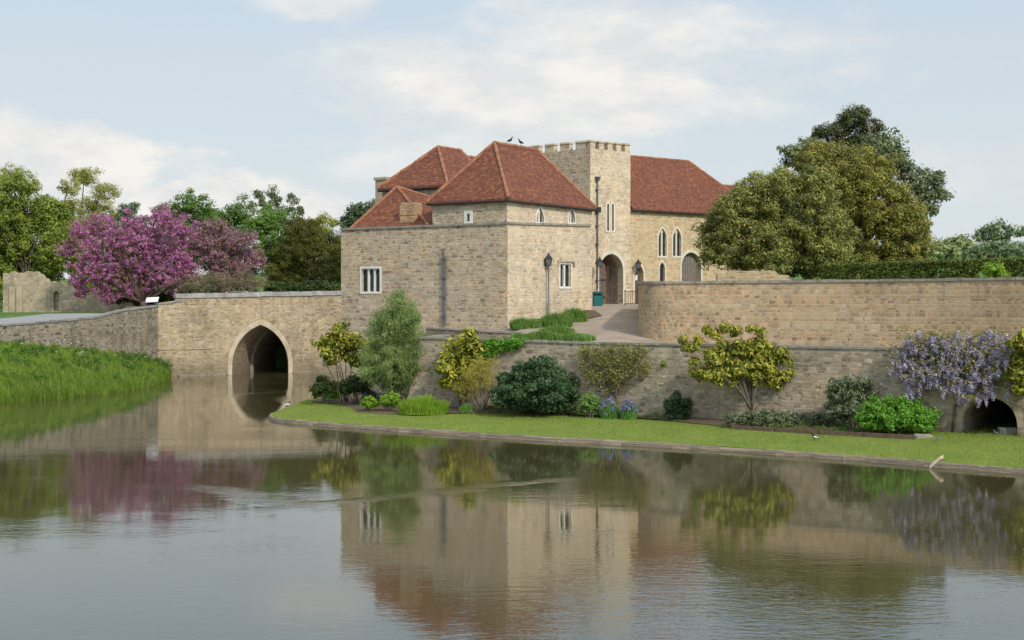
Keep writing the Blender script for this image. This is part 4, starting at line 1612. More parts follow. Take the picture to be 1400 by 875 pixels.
# low terrace wall in front of the gatehouse
lw = thing('low_wall', 'low dark mossy stone wall at the foot of the gatehouse wall', 'wall', (*tr(2, -1.6), 4))
LW0, LW1 = at(582, 447, 77.8), at(706, 454, 75.0)
lp = Plane((LW0.x, LW0.y), (LW1.x - LW0.x, LW1.y - LW0.y))
ll = (Vector((LW1.x, LW1.y)) - Vector((LW0.x, LW0.y))).length
mb = MB()
mb.hexa([lp.p(0, 3.2), lp.p(ll, 3.2), lp.p(ll, 3.2, -0.35), lp.p(0, 3.2, -0.35)], [lp.p(0, LW0.z - 0.1), lp.p(ll, LW1.z - 0.1), lp.p(ll, LW1.z - 0.1, -0.35), lp.p(0, LW0.z - 0.1, -0.35)])
mb.build('wall_body', M['causeway'], lw)
mb = MB()
mb.hexa([lp.p(-0.05, LW0.z - 0.098, 0.05), lp.p(ll + 0.05, LW1.z - 0.098, 0.05), lp.p(ll + 0.05, LW1.z - 0.098, -0.4), lp.p(-0.05, LW0.z - 0.098, -0.4)],
        [lp.p(-0.05, LW0.z, 0.05), lp.p(ll + 0.05, LW1.z, 0.05), lp.p(ll + 0.05, LW1.z, -0.4), lp.p(-0.05, LW0.z, -0.4)])
mb.build('coping', M['coping'], lw)

# ------------------------------------------------------------------ ruined wall on the far left
ru = thing('ruined_wall', 'tall broken stone wall with a ragged top left of the magenta trees', 'ruin', (*at(50, 412, 131)[:2], 4.8))
RP = Plane(at(-40, 412, 131)[:2], (1, 0.02))
top = [(4, 430), (4, 373), (12, 374), (18, 371), (24, 374.5), (28, 372.5), (33, 373), (37, 370.5), (44, 371.5), (50, 371), (53, 374), (57, 375), (60, 380), (64, 381), (66, 385), (72, 384.5), (76, 387), (84, 386), (90, 391), (96, 391), (101, 396), (110, 395), (130, 396), (150, 398), (172, 398), (188, 397), (212, 398), (212, 432)]
outl = [RP.at(*q) for q in top]
outl[0] = (outl[0][0], 3.5)
outl[-1] = (outl[-1][0], 3.5)
nu0, nz0 = RP.at(73, 425)
nu1, nz1 = RP.at(81, 398)
RP.holes.append(arch(nu0, nu1, nz0, nz1 - 0.3, nz1, 6))
du0, dz0 = RP.at(184, 428)
du1, dz1 = RP.at(191, 398.8)
RP.holes.append(arch(du0, du1, dz0, dz1 - 0.35, dz1, 6))
mb = MB()
rp_out = outl[::-1]
RP.face(mb, rp_out, 0.5)
for a, b in zip(outl[:-1], outl[1:]):
    mb.quad(RP.p(*a), RP.p(*a, -0.8), RP.p(*b, -0.8), RP.p(*b))
bp = Plane(RP.O - RP.n * 0.8, RP.u)
vs, fs = cdt(rp_out)
mb.add([bp.p(a, b) for a, b in vs], [f[::-1] for f in fs])
plate(mb, RP, arch(nu0, nu1, nz0, nz1 - 0.3, nz1, 6), -0.45)
mb.build('wall_body', M['ruin'], ru)
# three pale pilaster strips and the pale jamb of the little doorway
for px0, px1, y0, y1 in ((13, 21, 431, 392), (23, 31, 431, 394), (176.5, 183, 420, 396)):
    a, z0_ = RP.at(px0, y0)
    b, z1_ = RP.at(px1, y1)
    mb = MB()
    pbox(mb, RP, a, b, z0_, z1_, 0.0, 0.16)
    mb.build('pilaster', M['ashold'], ru)
# low stones further right behind the bridge coping
mb = MB()
for i in range(9):
    p = at(312 + i * 3.1, 399.5 - 2 * rng.random(), 121.5)
    w_ = 0.16 + 0.1 * rng.random()
    mb.box(p.x - w_, p.y - 0.25, 4.9, p.x + w_, p.y + 0.2, p.z)
tag(mb.build('stone_pile', M['ruin']), 'low heap of rough stones behind the bridge coping', 'stones')
mb = MB()
tops = [at(980 + i * 6, 376.5 - (5.5 if 2 < i < 14 else 0) - 1.5 * rng.random(), 82) for i in range(17)]
for a, b in zip(tops[:-1], tops[1:]):
    mb.hexa([(a.x, 81.7, 5.7), (b.x, 81.7, 5.7), (b.x, 82.3, 5.7), (a.x, 82.3, 5.7)], [(a.x, 81.7, a.z), (b.x, 81.7, b.z), (b.x, 82.3, b.z), (a.x, 82.3, a.z)])
tag(mb.build('rubble_wall', M['upper']), 'low brown stone wall under the oak behind the terrace wall', 'wall')

# ------------------------------------------------------------------ street furniture
def lantern(mb_f, mb_g, x, y, z, s=1.0):
    """iron lantern with tapered glass: base z"""
    def rect(h):
        return [(x - h, y - h), (x + h, y - h), (x + h, y + h), (x - h, y + h)]
    a, b = rect(0.10 * s), rect(0.17 * s)
    mb_g.hexa([(*p, z + 0.03 * s) for p in a], [(*p, z + 0.36 * s) for p in b])
    for p, q in zip(rect(0.105 * s), rect(0.178 * s)):
        mb_f.tube([(*p, z), (*q, z + 0.37 * s)], 0.018 * s, 5)
    mb_f.hexa([(*p, z - 0.02 * s) for p in rect(0.12 * s)], [(*p, z + 0.02 * s) for p in rect(0.12 * s)])
    mb_f.hexa([(*p, z + 0.36 * s) for p in rect(0.21 * s)], [(*p, z + 0.52 * s) for p in rect(0.08 * s)])
    mb_f.tube([(x, y, z + 0.52 * s), (x, y, z + 0.58 * s), (x, y, z + 0.62 * s), (x, y, z + 0.7 * s)], [0.06 * s, 0.07 * s, 0.03 * s, 0.01 * s], 8)


M['lampglass'] = plain('lamp_glass', (0.12, 0.125, 0.125), 0.1, 3, 0.12, 0.5)


def lamp_post(label, base, h):
    r_ = thing('lamp_post', label, 'street lamp', base, 'black lamp posts by the gatehouse')
    x, y, z = base
    mb = MB()
    mb.tube([(x, y, z - 0.1), (x, y, z + 0.25), (x, y, z + 0.3), (x, y, z + 0.9), (x, y, z + 0.95), (x, y, z + h - 0.75), (x, y, z + h - 0.68)], [0.11, 0.10, 0.075, 0.07, 0.05, 0.04, 0.07], 10)
    mb.tube([(x - 0.22, y, z + h - 0.9), (x + 0.22, y, z + h - 0.9)], 0.018, 6)
    mb.build('post', M['lampgrey'], r_, True)
    f, g = MB(), MB()
    lantern(f, g, x, y, z + h - 0.7, 1.15)
    o = f.build('lantern', M['iron'], r_)
    g.build('lantern_glass', M['lampglass'], o)
    return r_


p = GR.p(GR.at(750, 430)[0], 0, 0.75)
zb = ramp_z(p[0], p[1])
k = (750 - MIDX) / FPX
lamp_post('tall dark lamp post in front of the pale gatehouse wall', (k * p[1], p[1], zb), at(750, 347, p[1]).z - zb)
p = TF.p(0, 0, 1.4)
dd_ = p[1] + 0.4
zb = ramp_z(6, dd_)
q = at(820, 412, dd_)
lamp_post('slim lamp post beside the tower archway behind the teal bin', (q.x, q.y, zb), at(820, 352, dd_).z - zb)
# wall lantern by the small door
u_, z_ = WG.at(867, 370)
wlt = thing('wall_lantern', 'black iron lantern on a bracket left of the small arched door', 'lantern', WG.p(u_, z_))
f, g = MB(), MB()
lp_ = WG.p(u_, z_ + 0.15, 0.45)
lantern(f, g, lp_[0], lp_[1], lp_[2], 1.1)
f.tube([WG.p(u_, z_ - 0.35, 0.02), WG.p(u_, z_ - 0.3, 0.25), WG.p(u_, z_ - 0.1, 0.42), WG.p(u_, z_ + 0.14, 0.45)], 0.025, 6)
pbox(f, WG, u_ - 0.08, u_ + 0.08, z_ - 0.55, z_ - 0.15, 0.0, 0.04)
f.build('bracket', M['iron'], wlt)
g.build('lantern_glass', M['lampglass'], wlt)

# litter bin
bp_ = at(817, 416.5, 97.0)
bz = ramp_z(bp_.x, 97.0)
bn = thing('litter_bin', 'teal green litter bin at the foot of the tower', 'bin', (bp_.x, 97.0, bz))
mb = MB()
s_ = 0.33
hgt = 1.0
oct_ = lambda r_, c: [(bp_.x + a * r_, 97.0 + b * r_) for a, b in ((-1, -1 + c), (-1 + c, -1), (1 - c, -1), (1, -1 + c), (1, 1 - c), (1 - c, 1), (-1 + c, 1), (-1, 1 - c))]
mb.prism(oct_(s_, 0.2), bz, bz + 0.72)
for a in oct_(s_, 0.2)[::2]:
    mb.box(a[0] - 0.03 if a[0] < bp_.x else a[0] - 0.03, a[1] - 0.03, bz + 0.72, a[0] + 0.03, a[1] + 0.03, bz + 0.9)
mb.build('bin_body', M['bin'], bn)
mb = MB()
mb.prism(oct_(s_ + 0.03, 0.25), bz + 0.88, bz + 0.96)
mb.prism(oct_(s_ - 0.05, 0.3), bz + 0.96, bz + 1.02)
mb.build('bin_lid', M['bin'], bn)
mb = MB()
mb.prism(oct_(s_ - 0.06, 0.2), bz + 0.722, bz + 0.875)
mb.build('bin_opening_fill', M['dark'], bn)  # near-black block filling the opening under the lid

# iron railing by the door
ra, rb_ = at(854.5, 413, 99.0), at(877, 413, 100.5)
rl = thing('railing', 'black iron railing in front of the small arched door', 'railing', (ra.x, ra.y, ramp_z(ra.x, ra.y)))
rp2 = Plane((ra.x, ra.y), (rb_.x - ra.x, rb_.y - ra.y))
ln = (Vector(rb_[:2]) - Vector(ra[:2])).length
zg = ramp_z(ra.x, ra.y)
for z_ in (0.12, 1.0):
    mb = MB()
    mb.tube([rp2.p(0, zg + z_), rp2.p(ln, zg + z_)], 0.022, 6)
    mb.build('rail', M['iron'], rl)
for i in range(1, 9):
    mb = MB()
    mb.tube([rp2.p(ln * i / 9, zg + 0.12), rp2.p(ln * i / 9, zg + 1.0)], 0.014, 5)
    mb.build('baluster', M['iron'], rl)
for i in (0, ln):
    mb = MB()
    mb.tube([rp2.p(i, zg - 0.1), rp2.p(i, zg + 1.12)], 0.035, 8)
    mb.build('post', M['iron'], rl)

# information sign at the bridge end
sg = thing('information_sign', 'small white angled information board behind the bridge wall', 'sign', (*at(208, 412, 110.5)[:2], 5))
a = at(208.5, 410, 110.5)
mb = MB()
mb.hexa([(a.x - 0.5, a.y - 0.22, a.z - 0.22), (a.x + 0.48, a.y - 0.22, a.z - 0.16), (a.x + 0.48, a.y + 0.16, a.z + 0.20), (a.x - 0.5, a.y + 0.16, a.z + 0.14)],
        [(a.x - 0.5, a.y - 0.24, a.z - 0.18), (a.x + 0.48, a.y - 0.24, a.z - 0.12), (a.x + 0.48, a.y + 0.14, a.z + 0.24), (a.x - 0.5, a.y + 0.14, a.z + 0.18)])
mb.build('panel', M['paper'], sg)
for e in (-0.35, 0.33):
    mb = MB()
    mb.tube([(a.x + e, a.y, 4.85), (a.x + e, a.y, a.z - 0.02)], 0.035, 8)
    mb.build('leg', M['iron'], sg)

# duck ramp, timber bed edging, stone blocks
d0, d1 = on_z(1273, 640, 0.0), on_z(1288, 627, 0.36)
mb = MB()
v = Vector((d1.x - d0.x, d1.y - d0.y, 0)).normalized()
s_ = Vector((-v.y, v.x, 0)) * 0.17
mb.hexa([d0 - s_ * -1 * 0 - s_, d0 + s_, d1 + s_, d1 - s_][::-1], [q + Vector((0, 0, 0.11)) for q in [d0 - s_, d0 + s_, d1 + s_, d1 - s_]][::-1])
for i in range(5):
    c = d0.lerp(d1, (i + 0.6) / 5.4) + Vector((0, 0, 0.12))
    mb.tube([c - s_ * 0.9, c + s_ * 0.9], 0.015, 5)
tag(mb.build('duck_ramp', M['plank']), 'pale wooden plank ramp leaning from the water onto the kerb', 'ramp')
eg = [on_z(x, y, 0.62) for x, y in ((1000, 579.5), (1060, 583), (1120, 586.5), (1180, 589.5), (1252, 593.5))]
for i, (a, b) in enumerate(zip(eg[:-1], eg[1:])):
    v = (b - a).normalized()
    s_ = Vector((-v.y, v.x, 0)) * 0.07
    lo = lawn_z(a.x, a.y) - 0.1
    mb = MB()
    a2, b2 = a + v * 0.02, b - v * 0.02
    q = [a2 - s_, b2 - s_, b2 + s_, a2 + s_]
    mb.hexa([(c.x, c.y, lo) for c in q], [(c.x, c.y, 0.57) for c in q])
    lb_ = ['leftmost dark timber sleeper, edging the bed before the low grey hedge', 'second dark timber sleeper from the left, before the low grey hedge', 'dark timber sleeper edging the bed in front of the tall dark shrub', 'dark timber sleeper edging the bed in front of the bright green bush'][i]
    tag(mb.build('timber_sleeper', M['timber']), lb_, 'edging', 'timber sleepers along the bed')
for i, (px, py, w_, lb_) in enumerate(((1262, 594.5, 0.35, 'pale stone block at the right end of the timber bed edging'), (1382, 592, 0.5, 'large pale stone block on the grass at the right of the tunnel mouth'))):
    c = on_z(px, py, 0.55)
    mb = MB()
    hb = 0.06 if i == 0 else 0.26
    mb.hexa([(c.x - w_, c.y - 0.15, 0.4), (c.x + w_, c.y - 0.18, 0.4), (c.x + w_, c.y + 0.2, 0.4), (c.x - w_ * 0.95, c.y + 0.2, 0.4)],
            [(c.x - w_ * 0.97, c.y - 0.13, 0.5 + hb), (c.x + w_, c.y - 0.16, 0.47 + hb), (c.x + w_ * 0.97, c.y + 0.2, 0.5 + hb), (c.x - w_ * 0.93, c.y + 0.2, 0.52 + hb)])
    tag(mb.build('stone_block', M['coping']), lb_, 'stone')
# border kerb of the upper beds
for pts, lb_ in (([(697, 450), (760, 449), (795, 447), (806, 424)], None),):
    pass

# short mown grass over the lawn, a few daisies
M['turf'] = leaf('turf_blade', (0.14, 0.18, 0.030), (0.205, 0.238, 0.045), (0.22, 0.205, 0.07), 0.08, 0.35, 0.35)
lp_poly = [(p_[0], p_[1]) for p_ in offset_line(KERB, 0.11)] + [(26, 60), (12, 66), (0, 70), (-9, 75.5)]
pts = []
while len(pts) < 60000:
    x_, y_ = rng.uniform(-13, 24, 4000), rng.uniform(42, 82, 4000)
    pts += [(a, b) for a, b in zip(x_, y_) if abs(a) < b * 0.385 and inside((a, b), lp_poly)]
kd = np.array(KERB_D)
P = np.array(pts)
dm = np.sqrt(((P[:, None, :] - kd[None]) ** 2).sum(2)).min(1)
Z = 0.16 + 0.34 * np.minimum(1, dm / 7.0)
o = blades('mown_grass', np.column_stack([P, Z - 0.005]), 0.04 + 0.02 * rng.random(len(P)), 0.01, 0.5, M['turf'])
tag(o, 'short mown green grass of the lawn along the water', 'grass', kind='stuff')

# fallen petals floating on the moat below the wisteria
k = 70
py_ = 655 + 110 * rng.random(k) ** 1.6
px_ = 1120 + 300 * rng.random(k)
P = np.array([tuple(on_z(a, b, 0.012)) for a, b in zip(px_, py_)])
an = rng.random(k) * 6.28
sz = 0.018 + 0.022 * rng.random(k)
U_ = np.stack([np.cos(an) * sz, np.sin(an) * sz, np.zeros(k)], 1)
V_ = np.stack([-np.sin(an) * sz * 0.7, np.cos(an) * sz * 0.7, np.zeros(k)], 1)
tag(quads_mesh('petals', P, U_, V_, rng.random((k, 3)), M['ashold']), 'scattered pale petals floating on the moat at the lower right', 'petals', kind='stuff')

# ------------------------------------------------------------------ birds
def bird(name, label, foot, s, head_dir, mats, group=None, cat='bird', upright=0.35, legs=True):
    """one body tube from tail to beak, legs in the same mesh; wings and head colour are children"""
    root = thing(name, label, cat, foot, group)
    fx_, fy_, fz_ = foot
    c, sn = math.cos(head_dir), math.sin(head_dir)
    W = lambda a, b, z: (fx_ + (a * c - b * sn) * s, fy_ + (a * sn + b * c) * s, fz_ + z * s)
    mb = MB()
    u = upright
    sp_ = [(-0.62, 0.36 - u * 0.2, 0.02), (-0.45, 0.38 - u * 0.1, 0.07), (-0.25, 0.42, 0.17), (0, 0.46 + u * 0.05, 0.22), (0.2, 0.52 + u * 0.15, 0.19), (0.31, 0.66 + u * 0.2, 0.10), (0.35, 0.80 + u * 0.2, 0.075), (0.38, 0.88 + u * 0.2, 0.095), (0.47, 0.90 + u * 0.2, 0.085), (0.56, 0.87 + u * 0.2, 0.03), (0.66, 0.855 + u * 0.2, 0.012)]
    mb.tube([W(a, 0, z) for a, z, r_ in sp_], [r_ * s for a, z, r_ in sp_], 10)
    for b in (-0.08, 0.08):
        mb.tube([W(0.02, b, 0.32), W(0.0, b, 0.0), W(0.1, b, -0.005)], [0.02 * s, 0.015 * s, 0.012 * s], 5)
    mb.build('body', mats[0], root, True)
    for b in (-1, 1):
        wm = MB()
        wm.tube([W(0.2, b * 0.16, 0.56), W(0, b * 0.225, 0.50), W(-0.25, b * 0.17, 0.43), W(-0.5, b * 0.06, 0.40)], [0.05 * s, 0.12 * s, 0.09 * s, 0.015 * s], 6)
        wm.build('wing', mats[1], root, True)
    if len(mats) > 2:
        hm = MB()
        hp = [(0.30, 0.66 + u * 0.2, 0.107), (0.35, 0.80 + u * 0.2, 0.083), (0.38, 0.88 + u * 0.2, 0.102), (0.47, 0.90 + u * 0.2, 0.092), (0.53, 0.88 + u * 0.2, 0.05)]
        hm.tube([W(a, 0, z) for a, z, r_ in hp], [r_ * s for a, z, r_ in hp], 10)
        hm.build('head', mats[2], root, True)
    return root


bw, bk_, bg_, bbl = plain('feather_white', (0.72, 0.71, 0.68), 0.05), plain('feather_black', (0.02, 0.02, 0.022), 0.1), plain('feather_grey', (0.13, 0.15, 0.18), 0.1), plain('feather_brown', (0.16, 0.12, 0.085), 0.1)
q = on_z(1114, 595, 0.52)
bird('duck', 'black headed duck with white flank standing on the lawn in front of the timber edging', (q.x, q.y, lawn_z(q.x, q.y)), 0.30, R(160), [bk_, bw, bk_], cat='duck')
q = on_z(1283, 600, 0.5)
bird('pigeon', 'grey pigeon on the grass near the pale stone block ending the bed edging', (q.x, q.y, lawn_z(q.x, q.y)), 0.2, R(20), [bg_, bg_], cat='pigeon')
q = on_z(1362, 594, 0.55)
bird('pigeon', 'grey pigeon on the grass right in front of the dark tunnel mouth', (q.x, q.y, lawn_z(q.x, q.y)), 0.22, R(200), [bg_, bg_], cat='pigeon')
q = on_z(394, 557, 0.22)
bird('duck', 'black and white duck standing on the kerb at the tip of the lawn', (q.x - 0.05, q.y, 0.17), 0.34, R(30), [bw, bk_, bk_], cat='duck')
ap = Vector(T3(2.69, 2.7, 15.40))
eb = Vector(T3(2.69, 7.4, 15.40))
for f_, lb_, hd_ in ((0.36, 'dark jackdaw perched on the red roof ridge nearer the roof peak', 0.3), (0.62, 'dark jackdaw perched on the red roof ridge nearer the tower', 2.6)):
    q = ap.lerp(eb, f_)
    bird('jackdaw', lb_, (q.x, q.y, q.z), 0.36, hd_, [bk_, bk_], 'jackdaws on the roof ridge', upright=0.8, cat='jackdaw')

# ------------------------------------------------------------------ plants on the lawn
M['willow'] = leaf('willow_leaf', (0.085, 0.13, 0.035), (0.24, 0.30, 0.10), transl=0.4, clump=0.8)
M['magnolia'] = leaf('magnolia_leaf', (0.035, 0.055, 0.008), (0.29, 0.275, 0.030), (0.34, 0.30, 0.05), 0.12, 0.25, 1.4, 0.4)
M['darkgreen'] = leaf('dark_leaf', (0.016, 0.036, 0.012), (0.06, 0.10, 0.04), transl=0.15, clump=1.2, rough=0.45)
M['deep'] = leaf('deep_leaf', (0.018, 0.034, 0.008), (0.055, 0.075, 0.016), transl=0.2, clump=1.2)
M['fresh'] = leaf('fresh_leaf', (0.05, 0.13, 0.012), (0.15, 0.31, 0.035), transl=0.35, clump=1.0)
M['grassy'] = leaf('grassy_leaf', (0.09, 0.17, 0.012), (0.24, 0.34, 0.035), transl=0.35, clump=1.0)
M['iris'] = leaf('iris_leaf', (0.06, 0.15, 0.03), (0.14, 0.28, 0.05), transl=0.3, clump=1.0)
M['petal'] = leaf('lilac_petal', (0.13, 0.105, 0.27), (0.27, 0.225, 0.43), transl=0.3, clump=1.0)
M['goldtwig'] = leaf('gold_twig_leaf', (0.14, 0.13, 0.015), (0.34, 0.30, 0.035), (0.30, 0.24, 0.09), 0.25, 0.3, 1.0)
M['espalier'] = leaf('espalier_leaf', (0.10, 0.11, 0.025), (0.25, 0.245, 0.07), (0.28, 0.20, 0.10), 0.18, 0.3, 1.0)
M['greyhedge'] = leaf('grey_hedge_leaf', (0.055, 0.068, 0.030), (0.16, 0.18, 0.095), transl=0.2, clump=0.9)
M['wisteria'] = leaf('wisteria_flower', (0.21, 0.17, 0.245), (0.44, 0.385, 0.49), (0.53, 0.48, 0.56), 0.2, 0.3, 1.0)
M['bronze'] = leaf('bronze_leaf', (0.12, 0.11, 0.03), (0.26, 0.23, 0.07), transl=0.3)
M['lavender'] = leaf('lavender_leaf', (0.05, 0.105, 0.018), (0.15, 0.24, 0.05), transl=0.25, clump=1.0)

dw_ = lambda py, z=0.58: (EYE - z) * FPX / (py - HOR)


def wall_d(px, off=0.8):
    t, _ = RW.at(px, 412)
    return RW.p(t, 0, off)[1]


# left group
bush('willow_shrub', 'tall feathery grey green willow shrub against the gatehouse wall', [(540, 442, 24, 26), (522, 468, 25), (556, 465, 23), (540, 500, 34, 28), (513, 500, 22, 24), (562, 498, 20, 26), (535, 520, 32, 16), (545, 418, 12, 16), (522, 442, 17), (560, 438, 16), (505, 480, 14), (546, 403, 6, 12), (530, 414, 6, 11), (560, 420, 6, 12), (575, 470, 10, 20)], 72.5, M['willow'], rc=0.34, per=85, size=0.12, aspect=0.11, droop=0.5, flat=0.2, dens=1.1, stems=10)
bush('magnolia', 'yellow green leafy magnolia left of the feathery willow shrub', [(455, 465, 15), (472, 478, 16), (438, 470, 9), (466, 453, 11), (485, 468, 13), (455, 488, 12), (480, 492, 12), (498, 488, 9), (503, 503, 9, 14), (445, 482, 8), (495, 470, 9)], 76, M['magnolia'], rc=0.3, per=32, size=0.12, dens=0.95, aspect=0.42, shell=0.2)
bush('shrub', 'dark green rounded shrub at the left end of the bed by the bridge', [(440, 526, 12, 14), (450, 530, 12, 10), (432, 535, 8, 8)], 76, M['deep'], rc=0.25, per=60)
bush('shrub', 'low dark olive shrub under the yellow green magnolia', [(480, 527, 16, 13), (495, 524, 14, 14), (470, 532, 10, 9), (505, 530, 10, 10)], 74.5, M['deep'], rc=0.25, per=60)


def clump_blades(name, label, px0, px1, py, h, mat, d=None, n=900, deep=0.6, wd=0.02, lean=0.35, flowers=None, cat='plant', zb=None, group=None):
    d = d or dw_(py)
    a, b = at(px0, 412, d), at(px1, 412, d)
    zb = 0.40 if zb is None else zb
    root = thing(name, label, cat, ((a.x + b.x) / 2, d, zb), group)
    an, rr = rng.random(n) * 2 * math.pi, rng.random(n) ** 0.55
    u = 0.5 + 0.5 * rr * np.cos(an)
    P = np.stack([a.x + (b.x - a.x) * u, d + deep * (0.2 + 0.6 * rr * np.sin(an)), np.full(n, zb)], 1)
    edge = (1.05 - 0.5 * rr ** 2.5) * (0.88 + 0.12 * np.sin(u * 17 + px0))
    hs = h * (0.55 + 0.5 * rng.random(n)) * edge
    blades('leaves', P, hs, wd, lean, mat, root)
    if flowers:
        k_ = flowers
        i = rng.permutation(n)[:k_]
        c = P[i] + np.stack([rng.normal(size=k_) * 0.05, rng.normal(size=k_) * 0.05, hs[i] * 1.0], 1)
        cl = np.concatenate([c, np.full((k_, 3), 0.06)], 1)
        quads_mesh('flowers', *clump_leaves(cl, 9, 0.05, 0.3), M['petal'], root)
    return root


clump_blades('grass_tuft', 'bright green grass tuft beside the dark shrub at the left bed end', 443, 464, 541, 0.85, M['fresh'], n=700)
clump_blades('iris_clump', 'small iris clump with purple flowers under the willow shrub', 493, 518, 548, 0.75, M['iris'], n=600, flowers=60)
bush('euphorbia', 'small yellow green mound in front of the small purple iris clump', [(507, 549, 10, 8), (500, 551, 6, 5)], dw_(557), M['grassy'], rc=0.16, per=50, size=0.055, cat='plant', zb=0.45)
bush('euphorbia', 'low yellow green mound left of the broad grassy clump', [(535, 546, 12, 9), (526, 549, 7, 6)], dw_(558), M['grassy'], rc=0.16, per=50, size=0.055, cat='plant', zb=0.45)
clump_blades('daylily_clump', 'broad bright yellow green grassy clump at the foot of the battered wall end', 545, 612, 561, 1.0, M['grassy'], n=3200, deep=1.5, lean=0.5)
bush('magnolia', 'tall yellow leaved magnolia against the left end of the retaining wall', [(640, 470, 20, 12), (620, 485, 18), (655, 480, 18), (608, 500, 13), (630, 505, 20), (650, 500, 16), (612, 522, 12), (628, 525, 12), (645, 462, 10)], wall_d(630, 1.0), M['magnolia'], rc=0.33, per=34, size=0.135, dens=1.0, aspect=0.42)
bush('dogwood', 'airy golden twigged shrub between the yellow magnolia and the large dark evergreen', [(655, 515, 22, 22), (640, 530, 20, 18), (672, 505, 14, 18), (675, 525, 14, 16), (655, 495, 12, 12)], wall_d(655, 2.6), M['goldtwig'], rc=0.3, per=55, size=0.07, aspect=0.12, flat=0.1, dens=1.0, stems=22, bark='barkpale')
clump_blades('grass_tuft', 'small blue green tuft under the golden twigged shrub', 629, 646, 561, 0.62, M['iris'], n=500)
bush('evergreen_shrub', 'large rounded dark evergreen shrub in front of the retaining wall', [(730, 512, 32, 24), (705, 525, 30, 24), (760, 525, 30, 26), (735, 535, 40, 24), (690, 540, 18, 18), (775, 540, 16, 18), (715, 548, 28, 14), (755, 550, 28, 12), (740, 498, 14, 10)], wall_d(732, 2.4), M['darkgreen'], rc=0.32, per=120, size=0.075, dens=1.3, aspect=0.45, deep=0.5)
# wall-trained shrub
t0_, _ = RW.at(845, 500)
es = thing('wall_shrub', 'olive wall trained shrub fanned flat against the retaining wall', 'shrub', RW.p(t0_, 0.5, 0.3))
mb = MB()
cls = []
for i in range(16):
    a = RW.p(t0_, 0.45, 0.3)
    px, py = 795 + 95 * rng.random(), 478 + 55 * rng.random() ** 1.2
    u_, z_ = RW.at(px, py)
    b = RW.p(u_, z_, 0.2 + 0.2 * rng.random())
    limb(mb, RW.p(t0_, 1.3 + 0.8 * rng.random(), 0.28), b, 0.03, 0.01, 0.1, 5)
mb.tube([RW.p(t0_, 0.3, 0.3), RW.p(t0_ + 0.05, 1.3, 0.28), RW.p(t0_, 2.4, 0.25)], [0.07, 0.055, 0.04], 7)
mb.build('stem', M['bark'], es, True)
for i in range(300):
    px, py = 796 + 94 * rng.random(), 473 + 62 * rng.random()
    if py > 524 + 12 * math.cos((px - 835) / 12) or (px > 868 and py > 512):
        continue
    u_, z_ = RW.at(px, py)
    cls.append([*RW.p(u_, z_, 0.15 + 0.3 * rng.random()), 0.22, 0.2, 0.22])
quads_mesh('foliage', *clump_leaves(np.array(cls), 20, 0.055, 0.3), M['espalier'], es)
bush('leafy_perennial', 'loose green perennial clump left of the tall purple irises', [(805, 550, 12, 16), (816, 558, 10, 12), (798, 560, 8, 10)], wall_d(805, 2.0), M['lavender'], rc=0.2, per=40, size=0.06, dens=0.9, cat='plant')
clump_blades('iris_clump', 'tall iris clump topped with many lilac flowers in front of the wall', 822, 845, 569, 1.02, M['iris'], n=1100, flowers=110, lean=0.3)
clump_blades('iris_clump', 'lilac flowered iris clump just left of the small round evergreen', 849, 871, 570, 0.98, M['iris'], n=1100, flowers=110, lean=0.3)
bush('shrub', 'small round dark green shrub alone against the retaining wall', [(926, 553, 15, 15), (920, 558, 12, 12), (933, 559, 12, 11), (925, 543, 9, 8)], wall_d(925, 1.0), M['darkgreen'], rc=0.22, per=70, size=0.065)


def sprig(px, py, n_=5, r=6):
    pass


# centre magnolia: visible forked trunk, leaf tufts in clusters
mg = [(945, 475, 9, 10), (935, 463, 6), (955, 465, 7), (970, 485, 9), (962, 512, 17, 13), (985, 510, 13), (995, 485, 18), (975, 497, 10), (1003, 517, 9, 10), (1012, 473, 12), (1025, 480, 16), (1030, 497, 14), (1040, 470, 9), (1005, 452, 8), (990, 447, 6), (1022, 450, 6), (1038, 450, 6), (967, 450, 4), (980, 460, 5), (1045, 515, 9), (1060, 522, 9, 8), (1065, 485, 11), (1080, 495, 12), (1085, 510, 9), (1075, 512, 9), (950, 495, 6, 9), (1050, 480, 10), (1012, 505, 15, 12), (1035, 514, 13, 9), (1052, 500, 13), (985, 495, 13), (1040, 488, 13)]
dmg = wall_d(1025, 1.0)
bx = at(1030, 412, dmg)
tree('magnolia', 'open branched magnolia with yellow green leaf tufts and forked trunk against the wall', mg, dmg, M['magnolia'], (bx.x, dmg, 0.55), cat='tree', rc=0.25, per=50, size=0.10, dens=1.2, tr=0.15, deep=0.25, aspect=0.4, split=0.18, nl=8, bark='bark', shell=0.1)
# low grey hedge
lh = [(1000 + i * 11, 570.5 + 0.35 * i + (3 if i == 0 else 0), 10, 10 if i else 6) for i in range(13)]
bush('low_hedge', 'low grey green spreading hedge in front of the magnolia trunk', lh, wall_d(1060, 1.6) + 0.0, M['greyhedge'], cat='hedge', rc=0.2, per=60, size=0.055, deep=0.3)
bush('shrub', 'tall dark olive shrub between the low grey hedge and the bright green bush', [(1160, 530, 24, 18), (1145, 545, 16, 22), (1175, 540, 18, 22), (1155, 562, 22, 18), (1180, 525, 12, 10)], wall_d(1160, 1.3), M['greyhedge'], rc=0.3, per=80, size=0.065)
bush('bush', 'bright fresh green bush left of the tunnel mouth', [(1195, 565, 22, 20), (1225, 563, 26, 22), (1255, 568, 22, 18), (1210, 575, 26, 14), (1240, 576, 28, 14), (1185, 570, 14, 16), (1270, 575, 10, 14)], wall_d(1230, 2.0), M['fresh'], rc=0.25, per=100, size=0.066)
